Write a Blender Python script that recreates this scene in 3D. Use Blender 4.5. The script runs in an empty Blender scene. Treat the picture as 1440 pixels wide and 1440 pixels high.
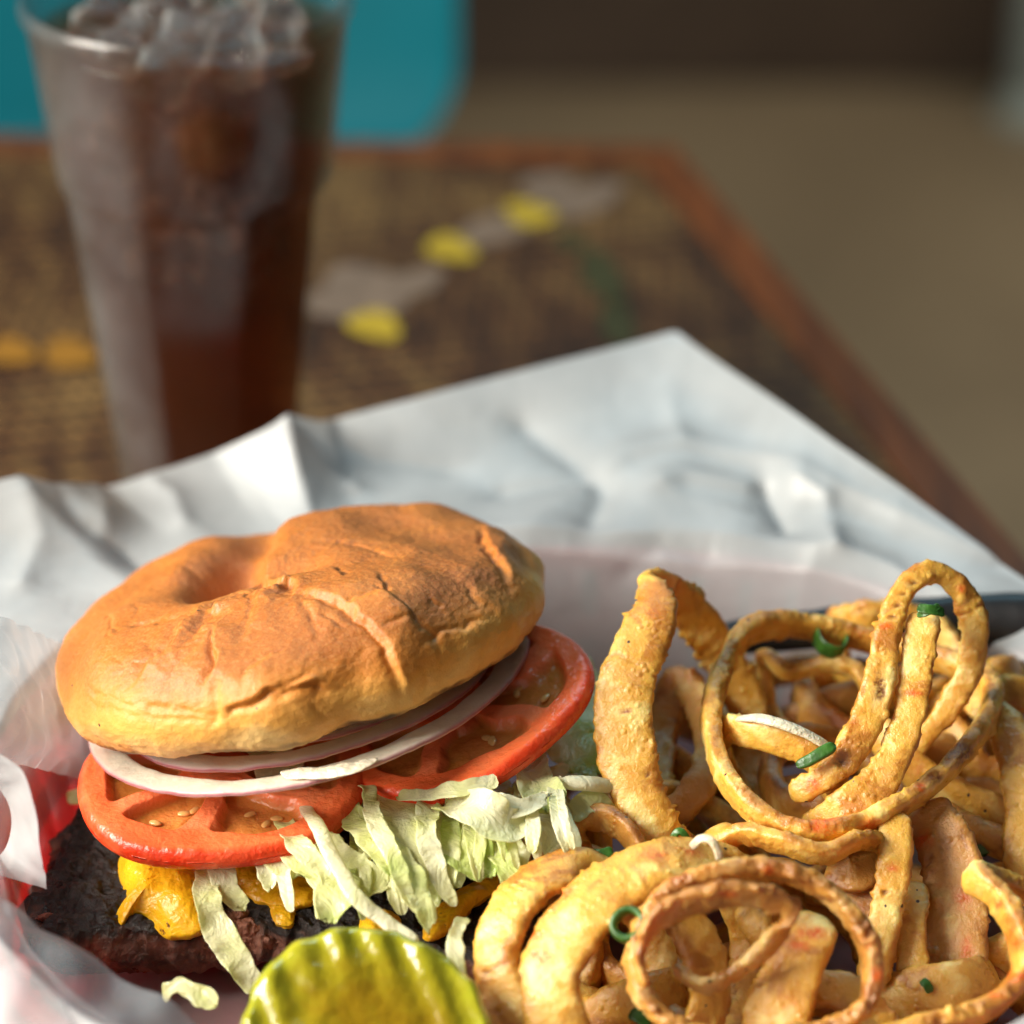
import bpy, math, random
import numpy as np
from mathutils import Vector
from mathutils.bvhtree import BVHTree

# ------------------------------------------------------------------ camera, light, exposure
SC = bpy.context.scene
COL = SC.collection
CM = 0.01
CAM_H, PITCH, FPX = 40.0, math.radians(28.0), 4000.0     # cm, rad, focal length in photo pixels
RIGHT = np.array([1.0, 0, 0])
UP = np.array([0, math.sin(PITCH), math.cos(PITCH)])
TOW = np.array([0, -math.cos(PITCH), math.sin(PITCH)])   # towards the camera
EYE = np.array([0, 0, CAM_H])

cd = bpy.data.cameras.new('camera')
cam = bpy.data.objects.new('camera', cd); COL.objects.link(cam)
cam.location = (0, 0, CAM_H * CM)
cam.rotation_euler = (math.pi / 2 - PITCH, 0, 0)
cd.sensor_width = 36; cd.lens = 36 * FPX / 1440
cd.clip_start = 0.02; cd.clip_end = 50
cd.dof.use_dof = True; cd.dof.focus_distance = 0.625; cd.dof.aperture_fstop = 6.4
cd.dof.aperture_blades = 0
SC.camera = cam

w = bpy.data.worlds.new('World'); SC.world = w; w.use_nodes = True
bg = w.node_tree.nodes['Background']
bg.inputs[0].default_value = (0.85, 0.88, 1.0, 1); bg.inputs[1].default_value = 0.030

def area(name, loc, target, sx, sy, power, color, spread=math.pi):
    l = bpy.data.lights.new(name, 'AREA'); l.shape = 'RECTANGLE'; l.size = sx; l.size_y = sy
    l.energy = power; l.color = color; l.spread = spread
    o = bpy.data.objects.new(name, l); COL.objects.link(o)
    o.location = [c * CM for c in loc]
    d = Vector(target) - Vector(loc)
    o.rotation_euler = d.to_track_quat('-Z', 'Y').to_euler()
    return o
area('window_light_left', (-84, 36, 54), (0, 57, 4), 0.52, 0.60, 36.0, (1.0, 0.93, 0.82))
area('window_light_front', (-55, -50, 75), (0, 56, 3), 1.0, 0.8, 3.0, (1.0, 0.95, 0.88))
area('window_light_back', (10, 150, 130), (0, 66, 4), 1.2, 0.6, 10.0, (0.40, 0.80, 1.0))
area('far_floor_fill', (95, 245, 170), (95, 250, -75), 1.0, 0.8, 12.0, (1.0, 0.86, 0.66), 1.9)  # overhead lamp added to brighten the far floor

SC.view_settings.view_transform = 'Standard'; SC.view_settings.look = 'None'
SC.view_settings.exposure = 0.0; SC.view_settings.gamma = 1.0
SC.render.engine = 'CYCLES'
cy = SC.cycles
cy.use_denoising = True
cy.max_bounces = 14; cy.transmission_bounces = 14; cy.transparent_max_bounces = 16
cy.diffuse_bounces = 5; cy.glossy_bounces = 5
cy.caustics_reflective = False; cy.caustics_refractive = True
cy.volume_bounces = 3
cy.sample_clamp_indirect = 6.0; cy.blur_glossy = 0.5

# ------------------------------------------------------------------ geometry helpers (centimetres)
def nrm(a):
    a = np.asarray(a, float)
    return a / (np.linalg.norm(a, axis=-1, keepdims=True) + 1e-12)
def cv(r, u, f): return nrm(RIGHT * r + UP * u + TOW * f)
def U(px, py, D):
    """point at depth D (cm along the view axis) seen at photo pixel px, py"""
    return EYE - TOW * D + RIGHT * (px - 720) / FPX * D - UP * (py - 720) / FPX * D
def depth_at(py, z): return (CAM_H - z) / (math.sin(PITCH) + math.cos(PITCH) * (py - 720) / FPX)
def Z(px, py, z): return U(px, py, depth_at(py, z))
def YY(px, py, y):
    D = y / (math.cos(PITCH) - math.sin(PITCH) * (py - 720) / FPX)
    return U(px, py, D)

_rng = np.random.RandomState(7)
_perm = _rng.permutation(512); _perm = np.concatenate([_perm, _perm, _perm])
_grad = nrm(_rng.normal(size=(512, 3)))
def perlin(P):
    P = np.asarray(P, float); I = np.floor(P).astype(int); f = P - I; I = I & 511
    u = f * f * f * (f * (f * 6 - 15) + 10); out = 0
    for dx in (0, 1):
        for dy in (0, 1):
            for dz in (0, 1):
                h = _perm[_perm[_perm[(I[..., 0] + dx) & 511] + ((I[..., 1] + dy) & 511)] + ((I[..., 2] + dz) & 511)]
                g = _grad[h]
                d = (f - np.array([dx, dy, dz])) * g
                wx = u[..., 0] if dx else 1 - u[..., 0]
                wy = u[..., 1] if dy else 1 - u[..., 1]
                wz = u[..., 2] if dz else 1 - u[..., 2]
                out = out + wx * wy * wz * d.sum(-1)
    return out * 1.6
def fbm(P, sc=1.0, o=3, seed=0.0):
    P = np.asarray(P, float) * sc + seed * 17.31 + 100.0
    s = 0; a = 1.0
    for k in range(o):
        s = s + a * perlin(P * 2 ** k + k * 9.7); a *= 0.5
    return s
def sstep(a, b, x):
    t = np.clip((x - a) / (b - a), 0, 1); return t * t * (3 - 2 * t)

def catmull(C, n, closed=False):
    C = np.asarray(C, float); k = len(C)
    m = n * 6
    if closed:
        t = np.linspace(0, k, m, endpoint=False); i = np.floor(t).astype(int) % k; f = (t % 1)[:, None]
        p0, p1, p2, p3 = C[(i - 1) % k], C[i], C[(i + 1) % k], C[(i + 2) % k]
    else:
        t = np.linspace(0, k - 1 - 1e-9, m); i = np.floor(t).astype(int); f = (t - i)[:, None]
        E = np.vstack([2 * C[0] - C[1], C, 2 * C[-1] - C[-2]])
        p0, p1, p2, p3 = E[i], E[i + 1], E[i + 2], E[i + 3]
    q = 0.5 * (2 * p1 + (p2 - p0) * f + (2 * p0 - 5 * p1 + 4 * p2 - p3) * f ** 2 + (3 * p1 - p0 - 3 * p2 + p3) * f ** 3)
    qq = np.vstack([q, q[:1]]) if closed else q
    L = np.concatenate([[0], np.cumsum(np.linalg.norm(np.diff(qq[:, :3], axis=0), axis=1))])
    s = np.linspace(0, L[-1], n, endpoint=not closed)
    return np.stack([np.interp(s, L, qq[:, j]) for j in range(C.shape[1])], 1), L[-1]

def grid_faces(n, m, wrap_n=False, wrap_m=False, off=0):
    a = np.arange(n if wrap_n else n - 1); b = np.arange(m if wrap_m else m - 1)
    A, B = np.meshgrid(a, b, indexing='ij')
    A1 = (A + 1) % n; B1 = (B + 1) % m
    return (np.stack([A * m + B, A * m + B1, A1 * m + B1, A1 * m + B], -1).reshape(-1, 4) + off).tolist()

def mesh_obj(name, V, F, mat, parent=None, attrs=None, smooth=True, origin=None):
    V = np.asarray(V, float).reshape(-1, 3)
    if parent is not None:
        root = parent
        while root.parent: root = root.parent
        org = np.array(root['_o'])
    else:
        org = np.array(origin if origin is not None else [*(V[:, :2].mean(0)), V[:, 2].min()])
    me = bpy.data.meshes.new(name)
    me.from_pydata(((V - org) * CM).tolist(), [], F)
    if smooth: me.polygons.foreach_set('use_smooth', [True] * len(me.polygons))
    for k, a in (attrs or {}).items():
        a = np.asarray(a, float)
        if a.ndim == 1:
            at = me.attributes.new(k, 'FLOAT', 'POINT'); at.data.foreach_set('value', a.ravel())
        else:
            at = me.attributes.new(k, 'FLOAT_COLOR', 'POINT')
            at.data.foreach_set('color', np.hstack([a, np.ones((len(a), 1))]).ravel())
    if mat: me.materials.append(mat)
    me.update(); me.calc_loop_triangles()
    tri = np.empty(len(me.loop_triangles) * 3, int); me.loop_triangles.foreach_get('vertices', tri)
    tv = (V - V.mean(0))[tri.reshape(-1, 3)]
    if np.einsum('ij,ij->', tv[:, 0], np.cross(tv[:, 1], tv[:, 2])) < 0: me.flip_normals()
    o = bpy.data.objects.new(name, me); COL.objects.link(o)
    if parent is not None: o.parent = parent
    else:
        o.location = org * CM; o['_o'] = org.tolist()
    return o
def tag(o, label, cat, group=None):
    o['label'] = label; o['category'] = cat
    if group: o['group'] = group
    return o
def thing(name, label, cat, loc, group=None):
    o = bpy.data.objects.new(name, None); COL.objects.link(o)
    o.location = np.array(loc) * CM; o['_o'] = list(map(float, loc)); o.empty_display_size = 0.01
    return tag(o, label, cat, group)

def sweep(ctrl, w, t, axis=None, face=None, closed=False, seed=0, p=2.6, step=0.06, m=28,
          bump=1.0, cup=0.0, ruffle=0.0, twist=None, taper=True, ragged=0.0, lip=0.0, beads=0.0):
    """band of width w and thickness t along ctrl (k,3[+1 width factor]); returns V, F, attrs"""
    C = np.asarray(ctrl, float)
    if C.shape[1] == 3: C = np.hstack([C, np.ones((len(C), 1))])
    if twist is not None: C = np.hstack([C, np.asarray(twist, float)[:, None]])
    else: C = np.hstack([C, np.zeros((len(C), 1))])
    _, L = catmull(C, 60, closed)
    n = max(16, int(L / step))
    Q, L = catmull(C, n, closed)
    P = Q[:, :3]; wf = Q[:, 3]; tw = Q[:, 4]
    if closed: T = nrm(np.roll(P, -1, 0) - np.roll(P, 1, 0))
    else: T = nrm(np.gradient(P, axis=0))
    if axis is not None:
        W = nrm(axis - (T @ axis)[:, None] * T)
    else:
        W = nrm(np.cross(T, face))
    for _ in range(20 if len(W) > 50 else 4):         # even out sudden turns of the band
        W2 = W.copy()
        W2[1:-1] = W[:-2] + 2 * W[1:-1] + W[2:]
        if closed: W2[0] = W[-1] + 2 * W[0] + W[1]; W2[-1] = W[-2] + 2 * W[-1] + W[0]
        W = nrm(W2 - (W2 * T).sum(-1, keepdims=True) * T)
    N = np.cross(T, W)
    c, s = np.cos(tw)[:, None], np.sin(tw)[:, None]
    W, N = W * c + N * s, N * c - W * s
    a = np.linspace(0, 2 * math.pi, m, endpoint=False)
    ca, sa = np.cos(a), np.sin(a)
    sx = np.sign(ca) * np.abs(ca) ** (2 / p); sy = np.sign(sa) * np.abs(sa) ** (2 / p)
    u = np.arange(n) / n
    wv = w / 2 * wf * (1 + 0.12 * fbm(P, 0.7, 2, seed)); tv = t / 2 * (0.5 + 0.5 * wf) * (1 + 0.15 * fbm(P, 0.9, 2, seed + 3))
    if not closed and taper:
        d = np.minimum(np.arange(n), np.arange(n)[::-1]) * (L / n)
        e = np.sqrt(np.clip(1 - (1 - np.clip(d / (max(t, 0.1) * 0.9), 0, 1)) ** 2, 0.003, 1))
        wv = wv * (0.35 + 0.65 * e) if t < 0.15 else wv * e
        tv = tv * e
    V = P[:, None, :] + W[:, None, :] * (wv[:, None] * sx)[..., None] + N[:, None, :] * (tv[:, None] * sy * (1 - lip + 1.6 * lip * np.abs(sx) ** 4) - cup * w * (sx ** 2)[None, :])[..., None]
    nor = nrm(W[:, None, :] * (ca[None, :] * tv[:, None])[..., None] + N[:, None, :] * (sa[None, :] * wv[:, None])[..., None])
    if ruffle:
        g = np.stack([np.broadcast_to((u * L)[:, None], (n, m)), np.broadcast_to(sx[None, :] * w / 2, (n, m)), np.full((n, m), seed * 3.1)], -1)
        r = fbm(g, 1.5, 3, seed) * ruffle * 1.0 * (0.35 + np.abs(sx[None, :]) ** 2)
        V = V + N[:, None, :] * r[..., None]
        r2 = fbm(g, 1.7, 4, seed + 9) * ruffle * 0.9 * np.abs(sx[None, :])
        tip = sstep(0.80, 1.0, np.abs(2 * u - 1))[:, None]
        V = V + T[:, None, :] * (fbm(g, 2.2, 3, seed + 15) * 0.28 * tip * (w > 0.5))[..., None]
        V = V + W[:, None, :] * r2[..., None]
    tone = np.broadcast_to(np.abs(sx)[None, :] ** 5, (n, m)).copy()
    if bump:
        b = bump
        d = 0.035 * fbm(V, 0.9, 2, seed) + 0.016 * fbm(V, 3.0, 3, seed + 1) + 0.13 * np.clip(fbm(V, 2.0, 2, seed + 5) - 0.45, 0, 1) \
            + 0.16 * np.clip(fbm(V, 5.5, 1, seed + 6) - 0.52, 0, 1)
        edge = np.abs(sx)[None, :] ** 6
        d = d + edge * (0.045 * fbm(V, 2.2, 3, seed + 7) + ragged * 1.6 * np.clip(fbm(V, 7.0, 2, seed + 8) - 0.15, 0, 1) * sstep(-0.2, 0.4, fbm(V, 0.8, 2, seed + 13)))
        # split lines where the crust has opened along the band
        crack = np.exp(-((fbm(V * np.array([1, 1, 1]), 0.9, 2, seed + 11)) / 0.035) ** 2) * sstep(0.1, 0.5, fbm(V, 0.5, 1, seed + 12))
        d = d - 0.05 * crack
        if beads: d = d + beads * (np.clip(fbm(V, 4.2, 1, seed + 20), 0, 1) + 0.5 * np.clip(fbm(V, 7.5, 1, seed + 21), 0, 1))
        V = V + nor * (d * b)[..., None]
        tone = np.clip(tone * 0.9 + 1.0 * crack, 0, 1)
    Vf = V.reshape(-1, 3); F = grid_faces(n, m, closed, True)
    att_u = np.repeat(u, m); tone = tone.ravel()
    if not closed:
        k = len(Vf)
        Vf = np.vstack([Vf, P[0], P[-1]])
        F += [[k, (j + 1) % m, j] for j in range(m)] + [[k + 1, (n - 1) * m + j, (n - 1) * m + (j + 1) % m] for j in range(m)]
        att_u = np.append(att_u, [0, 1]); tone = np.append(tone, [1, 1])
    return Vf, F, {'tone': tone, 'along': att_u}

def blob(outline, normal, bulge, thick, seed=0, nr=40, nt=160, rough=0.05, rs=2.0, edge=2.4, centre=None, back=True):
    """closed pad over an outline (k,3 closed loop): domed top along normal, flat underside"""
    O, L = catmull(outline, nt, True)
    c = O.mean(0) if centre is None else np.asarray(centre)
    N = nrm(normal)
    r = np.linspace(0, 1, nr) ** 0.8
    V = c + (O[None] - c) * r[:, None, None]
    h = bulge * (1 - r ** edge)[:, None]
    V = V + N * (h + 0 * V[..., 0])[..., None]
    d = fbm(V, rs, 4, seed) * rough
    V = V + N * d[..., None]
    F = grid_faces(nr, nt, False, True)
    k = nr * nt
    if back:
        out = O - c
        ring = []
        for q, (sc, dz) in enumerate(((1.03, -0.25), (1.03, -0.55), (0.97, -0.9), (0.80, -1.0), (0.02, -1.0))):
            R = c + out * sc + N * (dz * thick)
            R = R + nrm(out) * (fbm(R, rs, 3, seed + 2) * rough * 1.5)[:, None] * (1 if sc > 0.5 else 0)
            ring.append(R)
        V = np.concatenate([V, np.array(ring)], 0)
        F = grid_faces(nr + 5, nt, False, True)
    rr = np.concatenate([r, [1.05] * 5]) if back else r
    return V.reshape(-1, 3), F, {'tone': np.repeat(rr, nt)}

# ------------------------------------------------------------------ materials
class NT:
    def __init__(s, name):
        s.m = bpy.data.materials.new(name); s.m.use_nodes = True
        s.t = s.m.node_tree; s.t.nodes.clear()
        s.out = s.t.nodes.new('ShaderNodeOutputMaterial')
        s.tc = s.t.nodes.new('ShaderNodeTexCoord')
    def n(s, typ, **k):
        x = s.t.nodes.new('ShaderNode' + typ)
        for a, b in k.items():
            if hasattr(x, a) and a not in x.inputs: setattr(x, a, b)
        return x
    def link(s, a, b): s.t.links.new(a, b)
    def setin(s, node, key, v):
        i = node.inputs[key]
        if hasattr(v, 'links') or isinstance(v, bpy.types.NodeSocket): s.link(v, i)
        elif isinstance(v, (tuple, list)): i.default_value = tuple(v) + ((1,) if len(v) == 3 and i.type == 'RGBA' else ())
        else: i.default_value = v
    def noise(s, scale, detail=4, rough=0.55, dist=0.0, vec=None, out='Fac'):
        x = s.n('TexNoise'); s.link(vec or s.tc.outputs['Object'], x.inputs['Vector'])
        x.inputs['Scale'].default_value = scale; x.inputs['Detail'].default_value = detail
        x.inputs['Roughness'].default_value = rough; x.inputs['Distortion'].default_value = dist
        return x.outputs[out]
    def voronoi(s, scale, out='Distance', feature='F1', vec=None, rnd=1.0):
        x = s.n('TexVoronoi'); x.feature = feature; s.link(vec or s.tc.outputs['Object'], x.inputs['Vector'])
        x.inputs['Scale'].default_value = scale; x.inputs['Randomness'].default_value = rnd
        return x.outputs[out]
    def mapping(s, scale=(1, 1, 1), rot=(0, 0, 0), loc=(0, 0, 0), vec=None):
        x = s.n('Mapping'); s.link(vec or s.tc.outputs['Object'], x.inputs['Vector'])
        x.inputs['Scale'].default_value = scale; x.inputs['Rotation'].default_value = rot; x.inputs['Location'].default_value = loc
        return x.outputs['Vector']
    def ramp(s, fac, stops):
        x = s.n('ValToRGB'); s.link(fac, x.inputs['Fac']); e = x.color_ramp.elements
        while len(e) < len(stops): e.new(0.5)
        for el, (p, c) in zip(e, stops):
            el.position = p; el.color = (c, c, c, 1) if isinstance(c, (int, float)) else tuple(c) + (1,)
        return x.outputs['Color']
    def mix(s, f, a, b, blend='MIX'):
        x = s.n('Mix', data_type='RGBA', blend_type=blend)
        s.setin(x, 0, f); s.setin(x, 6, a); s.setin(x, 7, b)
        return x.outputs[2]
    def math(s, op, a, b=0.0, clamp=False):
        x = s.n('Math', operation=op, use_clamp=clamp); s.setin(x, 0, a); s.setin(x, 1, b); return x.outputs[0]
    def attr(s, name):
        x = s.n('Attribute'); x.attribute_name = name; return x.outputs['Fac']
    def attrc(s, name):
        x = s.n('Attribute'); x.attribute_name = name; return x.outputs['Color']
    def bump(s, h, dist, strength=1.0, nrm=None):
        x = s.n('Bump'); s.link(h, x.inputs['Height']); x.inputs['Distance'].default_value = dist; x.inputs['Strength'].default_value = strength
        if nrm: s.link(nrm, x.inputs['Normal'])
        return x.outputs['Normal']
    def princ(s, **k):
        x = s.n('BsdfPrincipled')
        for a, b in k.items(): s.setin(x, a.replace('_', ' '), b)
        return x
    def done(s, shader, vol=None):
        s.link(shader.outputs[0], s.out.inputs['Surface'])
        if vol: s.link(vol.outputs[0], s.out.inputs['Volume'])
        return s.m

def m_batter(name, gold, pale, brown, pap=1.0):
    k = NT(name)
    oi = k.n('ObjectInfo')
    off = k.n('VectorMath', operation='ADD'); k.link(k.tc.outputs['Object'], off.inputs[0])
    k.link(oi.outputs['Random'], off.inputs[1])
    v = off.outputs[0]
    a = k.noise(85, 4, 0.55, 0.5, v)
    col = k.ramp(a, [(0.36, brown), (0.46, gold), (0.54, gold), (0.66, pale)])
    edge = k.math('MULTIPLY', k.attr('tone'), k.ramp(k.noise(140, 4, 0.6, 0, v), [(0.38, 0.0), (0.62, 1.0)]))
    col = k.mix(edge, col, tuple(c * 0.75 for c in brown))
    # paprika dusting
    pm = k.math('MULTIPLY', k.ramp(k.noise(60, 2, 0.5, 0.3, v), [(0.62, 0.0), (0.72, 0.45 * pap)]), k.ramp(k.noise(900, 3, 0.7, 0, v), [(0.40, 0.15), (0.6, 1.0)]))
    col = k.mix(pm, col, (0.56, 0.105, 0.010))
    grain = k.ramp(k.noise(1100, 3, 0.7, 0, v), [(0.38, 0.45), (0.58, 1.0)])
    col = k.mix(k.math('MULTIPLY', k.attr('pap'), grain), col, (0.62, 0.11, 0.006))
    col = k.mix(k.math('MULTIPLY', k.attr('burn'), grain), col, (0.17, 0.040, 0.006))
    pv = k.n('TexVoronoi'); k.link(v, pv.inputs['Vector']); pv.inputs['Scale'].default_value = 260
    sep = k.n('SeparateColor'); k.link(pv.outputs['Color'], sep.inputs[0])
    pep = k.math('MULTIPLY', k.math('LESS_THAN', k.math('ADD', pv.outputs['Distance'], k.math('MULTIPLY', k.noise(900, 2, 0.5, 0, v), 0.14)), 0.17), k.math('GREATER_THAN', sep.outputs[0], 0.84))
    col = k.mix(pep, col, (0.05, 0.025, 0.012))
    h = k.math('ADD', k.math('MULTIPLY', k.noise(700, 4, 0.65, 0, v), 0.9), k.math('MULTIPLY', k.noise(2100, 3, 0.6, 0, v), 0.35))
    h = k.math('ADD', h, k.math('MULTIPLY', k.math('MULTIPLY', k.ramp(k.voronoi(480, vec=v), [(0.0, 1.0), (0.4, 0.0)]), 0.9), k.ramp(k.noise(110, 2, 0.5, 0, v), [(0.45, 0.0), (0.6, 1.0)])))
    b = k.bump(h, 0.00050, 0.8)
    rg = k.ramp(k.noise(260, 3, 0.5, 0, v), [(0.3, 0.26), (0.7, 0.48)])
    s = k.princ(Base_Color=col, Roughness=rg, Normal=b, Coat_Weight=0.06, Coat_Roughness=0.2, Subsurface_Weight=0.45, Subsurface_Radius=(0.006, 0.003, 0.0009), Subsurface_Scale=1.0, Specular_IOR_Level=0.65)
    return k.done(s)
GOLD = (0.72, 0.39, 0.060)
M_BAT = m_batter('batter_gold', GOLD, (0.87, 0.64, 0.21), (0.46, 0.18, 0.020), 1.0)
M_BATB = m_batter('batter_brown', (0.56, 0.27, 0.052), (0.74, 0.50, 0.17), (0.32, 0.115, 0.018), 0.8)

def m_bun():
    k = NT('bun_crust')
    top = k.attr('tone')
    n1 = k.noise(55, 4, 0.6, 0.3)
    f = k.math('ADD', top, k.math('MULTIPLY', k.math('SUBTRACT', n1, 0.5), 0.55))
    col = k.ramp(f, [(0.0, (0.80, 0.54, 0.20)), (0.20, (0.74, 0.37, 0.075)), (0.5, (0.58, 0.21, 0.028)), (0.95, (0.36, 0.105, 0.013))])
    fine = k.noise(1300, 3, 0.65)
    col = k.mix(k.ramp(fine, [(0.42, 0.0), (0.72, 0.22)]), col, (0.72, 0.40, 0.13))
    col = k.mix(k.ramp(k.noise(500, 4, 0.7), [(0.55, 0.0), (0.75, 0.12)]), col, (0.30, 0.10, 0.025))
    sp = k.math('LESS_THAN', k.voronoi(85), 0.035)
    col = k.mix(sp, col, (0.10, 0.045, 0.02))
    col = k.mix(k.attr('toast'), col, (0.055, 0.024, 0.011))
    h = k.math('ADD', k.math('MULTIPLY', k.noise(200, 2, 0.5, 0.3), 0.22), k.math('MULTIPLY', k.noise(1900, 3, 0.7), 0.9))
    b = k.bump(h, 0.00024, 0.8)
    s = k.princ(Base_Color=col, Roughness=k.ramp(k.noise(180, 3), [(0.3, 0.42), (0.7, 0.58)]), Normal=b, Subsurface_Weight=0.12, Subsurface_Radius=(0.004, 0.002, 0.001), Specular_IOR_Level=0.45)
    return k.done(s)
M_BUN = m_bun()

def m_simple(name, col, rough=0.5, bsc=None, bd=0.0003, var=0.0, vsc=60, sss=0.0, srad=(0.004, 0.002, 0.001), spec=0.5, coat=0.0, metallic=0.0):
    k = NT(name)
    c = tuple(col)
    if var:
        c = k.mix(k.ramp(k.noise(vsc, 4, 0.6), [(0.35, 0.0), (0.65, 1.0)]), tuple(x * (1 - var) for x in col), tuple(min(1, x * (1 + var)) for x in col))
    kw = dict(Base_Color=c, Roughness=rough, Specular_IOR_Level=spec, Coat_Weight=coat, Metallic=metallic)
    if sss: kw.update(Subsurface_Weight=sss, Subsurface_Radius=srad)
    if bsc: kw['Normal'] = k.bump(k.noise(bsc, 4, 0.6), bd)
    return k.done(k.princ(**kw))
M_CRUMB = m_simple('bun_crumb', (0.70, 0.50, 0.24), 0.8, 900, 0.0008, 0.35, 260)
M_TOAST = m_simple('toasted_edge', (0.09, 0.042, 0.02), 0.75, 700, 0.0008, 0.6, 300)

def m_patty():
    k = NT('charred_beef')
    n = k.noise(160, 5, 0.65, 0.6)
    ch = k.attr('char')
    f = k.math('ADD', k.math('MULTIPLY', ch, 1.0), k.math('MULTIPLY', k.math('SUBTRACT', n, 0.5), 1.2))
    col = k.ramp(f, [(0.15, (0.36, 0.15, 0.095)), (0.45, (0.17, 0.066, 0.040)), (0.75, (0.022, 0.013, 0.010)), (1.0, (0.014, 0.009, 0.008))])
    h = k.math('ADD', k.noise(330, 6, 0.7, 0.5), k.math('MULTIPLY', k.voronoi(420), 0.5))
    s = k.princ(Base_Color=col, Roughness=k.ramp(k.noise(210, 3), [(0.35, 0.26), (0.65, 0.62)]), Normal=k.bump(h, 0.0018, 0.9), Specular_IOR_Level=0.5)
    return k.done(s)
M_PATTY = m_patty()
def m_cheese():
    k = NT('melted_cheese')
    col = k.mix(k.ramp(k.noise(70, 3), [(0.3, 0.0), (0.7, 1.0)]), (0.82, 0.40, 0.008), (0.90, 0.52, 0.018))
    spots = k.math('MULTIPLY', k.ramp(k.noise(330, 4, 0.7), [(0.60, 0.0), (0.68, 1.0)]), k.ramp(k.noise(70, 2), [(0.46, 0.0), (0.6, 1.0)]))
    col = k.mix(spots, col, (0.13, 0.035, 0.008))
    s = k.princ(Base_Color=col, Roughness=0.28, Normal=k.bump(k.noise(240, 4, 0.6, 0.4), 0.0009), Subsurface_Weight=0.25, Subsurface_Radius=(0.006, 0.003, 0.0006))
    return k.done(s)
M_CHEESE = m_cheese()
def m_tomato():
    k = NT('tomato_flesh')
    c = k.attrc('col')
    col = k.mix(k.ramp(k.noise(260, 5, 0.65), [(0.4, 0.0), (0.75, 0.22)]), c, (0.90, 0.24, 0.09))
    col = k.mix(k.ramp(k.noise(65, 4, 0.6, 0.5), [(0.42, 0.0), (0.75, 0.35)]), col, (0.92, 0.30, 0.12))
    s = k.princ(Base_Color=col, Roughness=0.26, Normal=k.bump(k.math('ADD', k.math('MULTIPLY', k.noise(600, 3, 0.6), 0.5), k.noise(140, 3)), 0.0008), Subsurface_Weight=0.45, Subsurface_Radius=(0.009, 0.0025, 0.0012), Specular_IOR_Level=0.5)
    return k.done(s)
M_TOM = m_tomato()
M_SEED = m_simple('tomato_seed', (0.70, 0.40, 0.14), 0.2, sss=0.4)
def m_onion():
    k = NT('red_onion_flesh')
    t = k.attr('tone')
    col = k.ramp(t, [(0.0, (0.84, 0.78, 0.63)), (0.6, (0.80, 0.70, 0.60)), (0.95, (0.64, 0.38, 0.40)), (1.0, (0.48, 0.15, 0.22))])
    v = k.mapping((1, 1, 0.3))
    col = k.mix(k.ramp(k.noise(160, 4, 0.6, 0.3, v), [(0.42, 0.0), (0.75, 0.3)]), col, (0.70, 0.50, 0.46))
    s = k.princ(Base_Color=col, Roughness=0.28, Normal=k.bump(k.noise(420, 4, 0.6), 0.0004), Subsurface_Weight=0.45, Subsurface_Radius=(0.006, 0.005, 0.0045))
    tr = k.n('BsdfTranslucent'); k.link(col, tr.inputs['Color'])
    tp = k.n('BsdfTransparent'); mt = k.n('MixShader'); mt.inputs[0].default_value = 0.5; k.link(tr.outputs[0], mt.inputs[1]); k.link(tp.outputs[0], mt.inputs[2])
    mx = k.n('MixShader'); mx.inputs[0].default_value = 0.34; k.link(s.outputs[0], mx.inputs[1]); k.link(mt.outputs[0], mx.inputs[2])
    return k.done(mx)
M_ONION = m_onion()
M_MAYO = m_simple('mayonnaise', (0.76, 0.69, 0.53), 0.22, 160, 0.0012, sss=0.3, srad=(0.004, 0.003, 0.002))
def m_lettuce(name, tint=(1, 1, 1)):
    k = NT(name)
    g = k.attr('green')
    f = k.math('ADD', g, k.math('MULTIPLY', k.math('SUBTRACT', k.noise(70, 4, 0.6, 0.3), 0.5), 0.8))
    T = lambda c: tuple(a * b for a, b in zip(c, tint))
    col = k.ramp(f, [(0.0, T((0.90, 0.88, 0.64))), (0.35, T((0.80, 0.82, 0.40))), (0.7, T((0.50, 0.64, 0.13))), (1.0, T((0.20, 0.34, 0.035)))])
    vein = k.ramp(k.noise(150, 2, 0.5, 1.2), [(0.47, 0.0), (0.50, 0.22), (0.53, 0.0)])
    col = k.mix(vein, col, (0.85, 0.84, 0.66))
    b = k.bump(k.math('ADD', k.noise(150, 4, 0.6, 1.0), k.math('MULTIPLY', k.noise(900, 3), 0.15)), 0.0014, 0.8)
    s = k.princ(Base_Color=col, Roughness=0.22, Normal=b, Specular_IOR_Level=0.5)
    tr = k.n('BsdfTranslucent'); k.link(col, tr.inputs['Color']); k.link(b, tr.inputs['Normal'])
    mx = k.n('MixShader'); mx.inputs[0].default_value = 0.40
    k.link(s.outputs[0], mx.inputs[1]); k.link(tr.outputs[0], mx.inputs[2])
    return k.done(mx)
M_LET = m_lettuce('iceberg_lettuce')
def m_pickle():
    k = NT('pickle_flesh')
    t = k.attr('tone')
    f = k.math('ADD', t, k.math('MULTIPLY', k.math('SUBTRACT', k.noise(90, 4, 0.65, 0.8), 0.5), 0.9))
    col = k.ramp(f, [(0.0, (0.25, 0.155, 0.006)), (0.35, (0.28, 0.235, 0.010)), (0.8, (0.34, 0.33, 0.018)), (1.0, (0.24, 0.27, 0.014))])
    b = k.bump(k.math('ADD', k.noise(150, 3, 0.5, 0.6), k.math('MULTIPLY', k.noise(900, 3), 0.2)), 0.0007)
    s = k.princ(Base_Color=col, Roughness=0.16, Normal=b, Subsurface_Weight=0.5, Subsurface_Radius=(0.006, 0.006, 0.001), Coat_Weight=0.6, Coat_Roughness=0.05)
    return k.done(s)
M_PICK = m_pickle()
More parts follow.
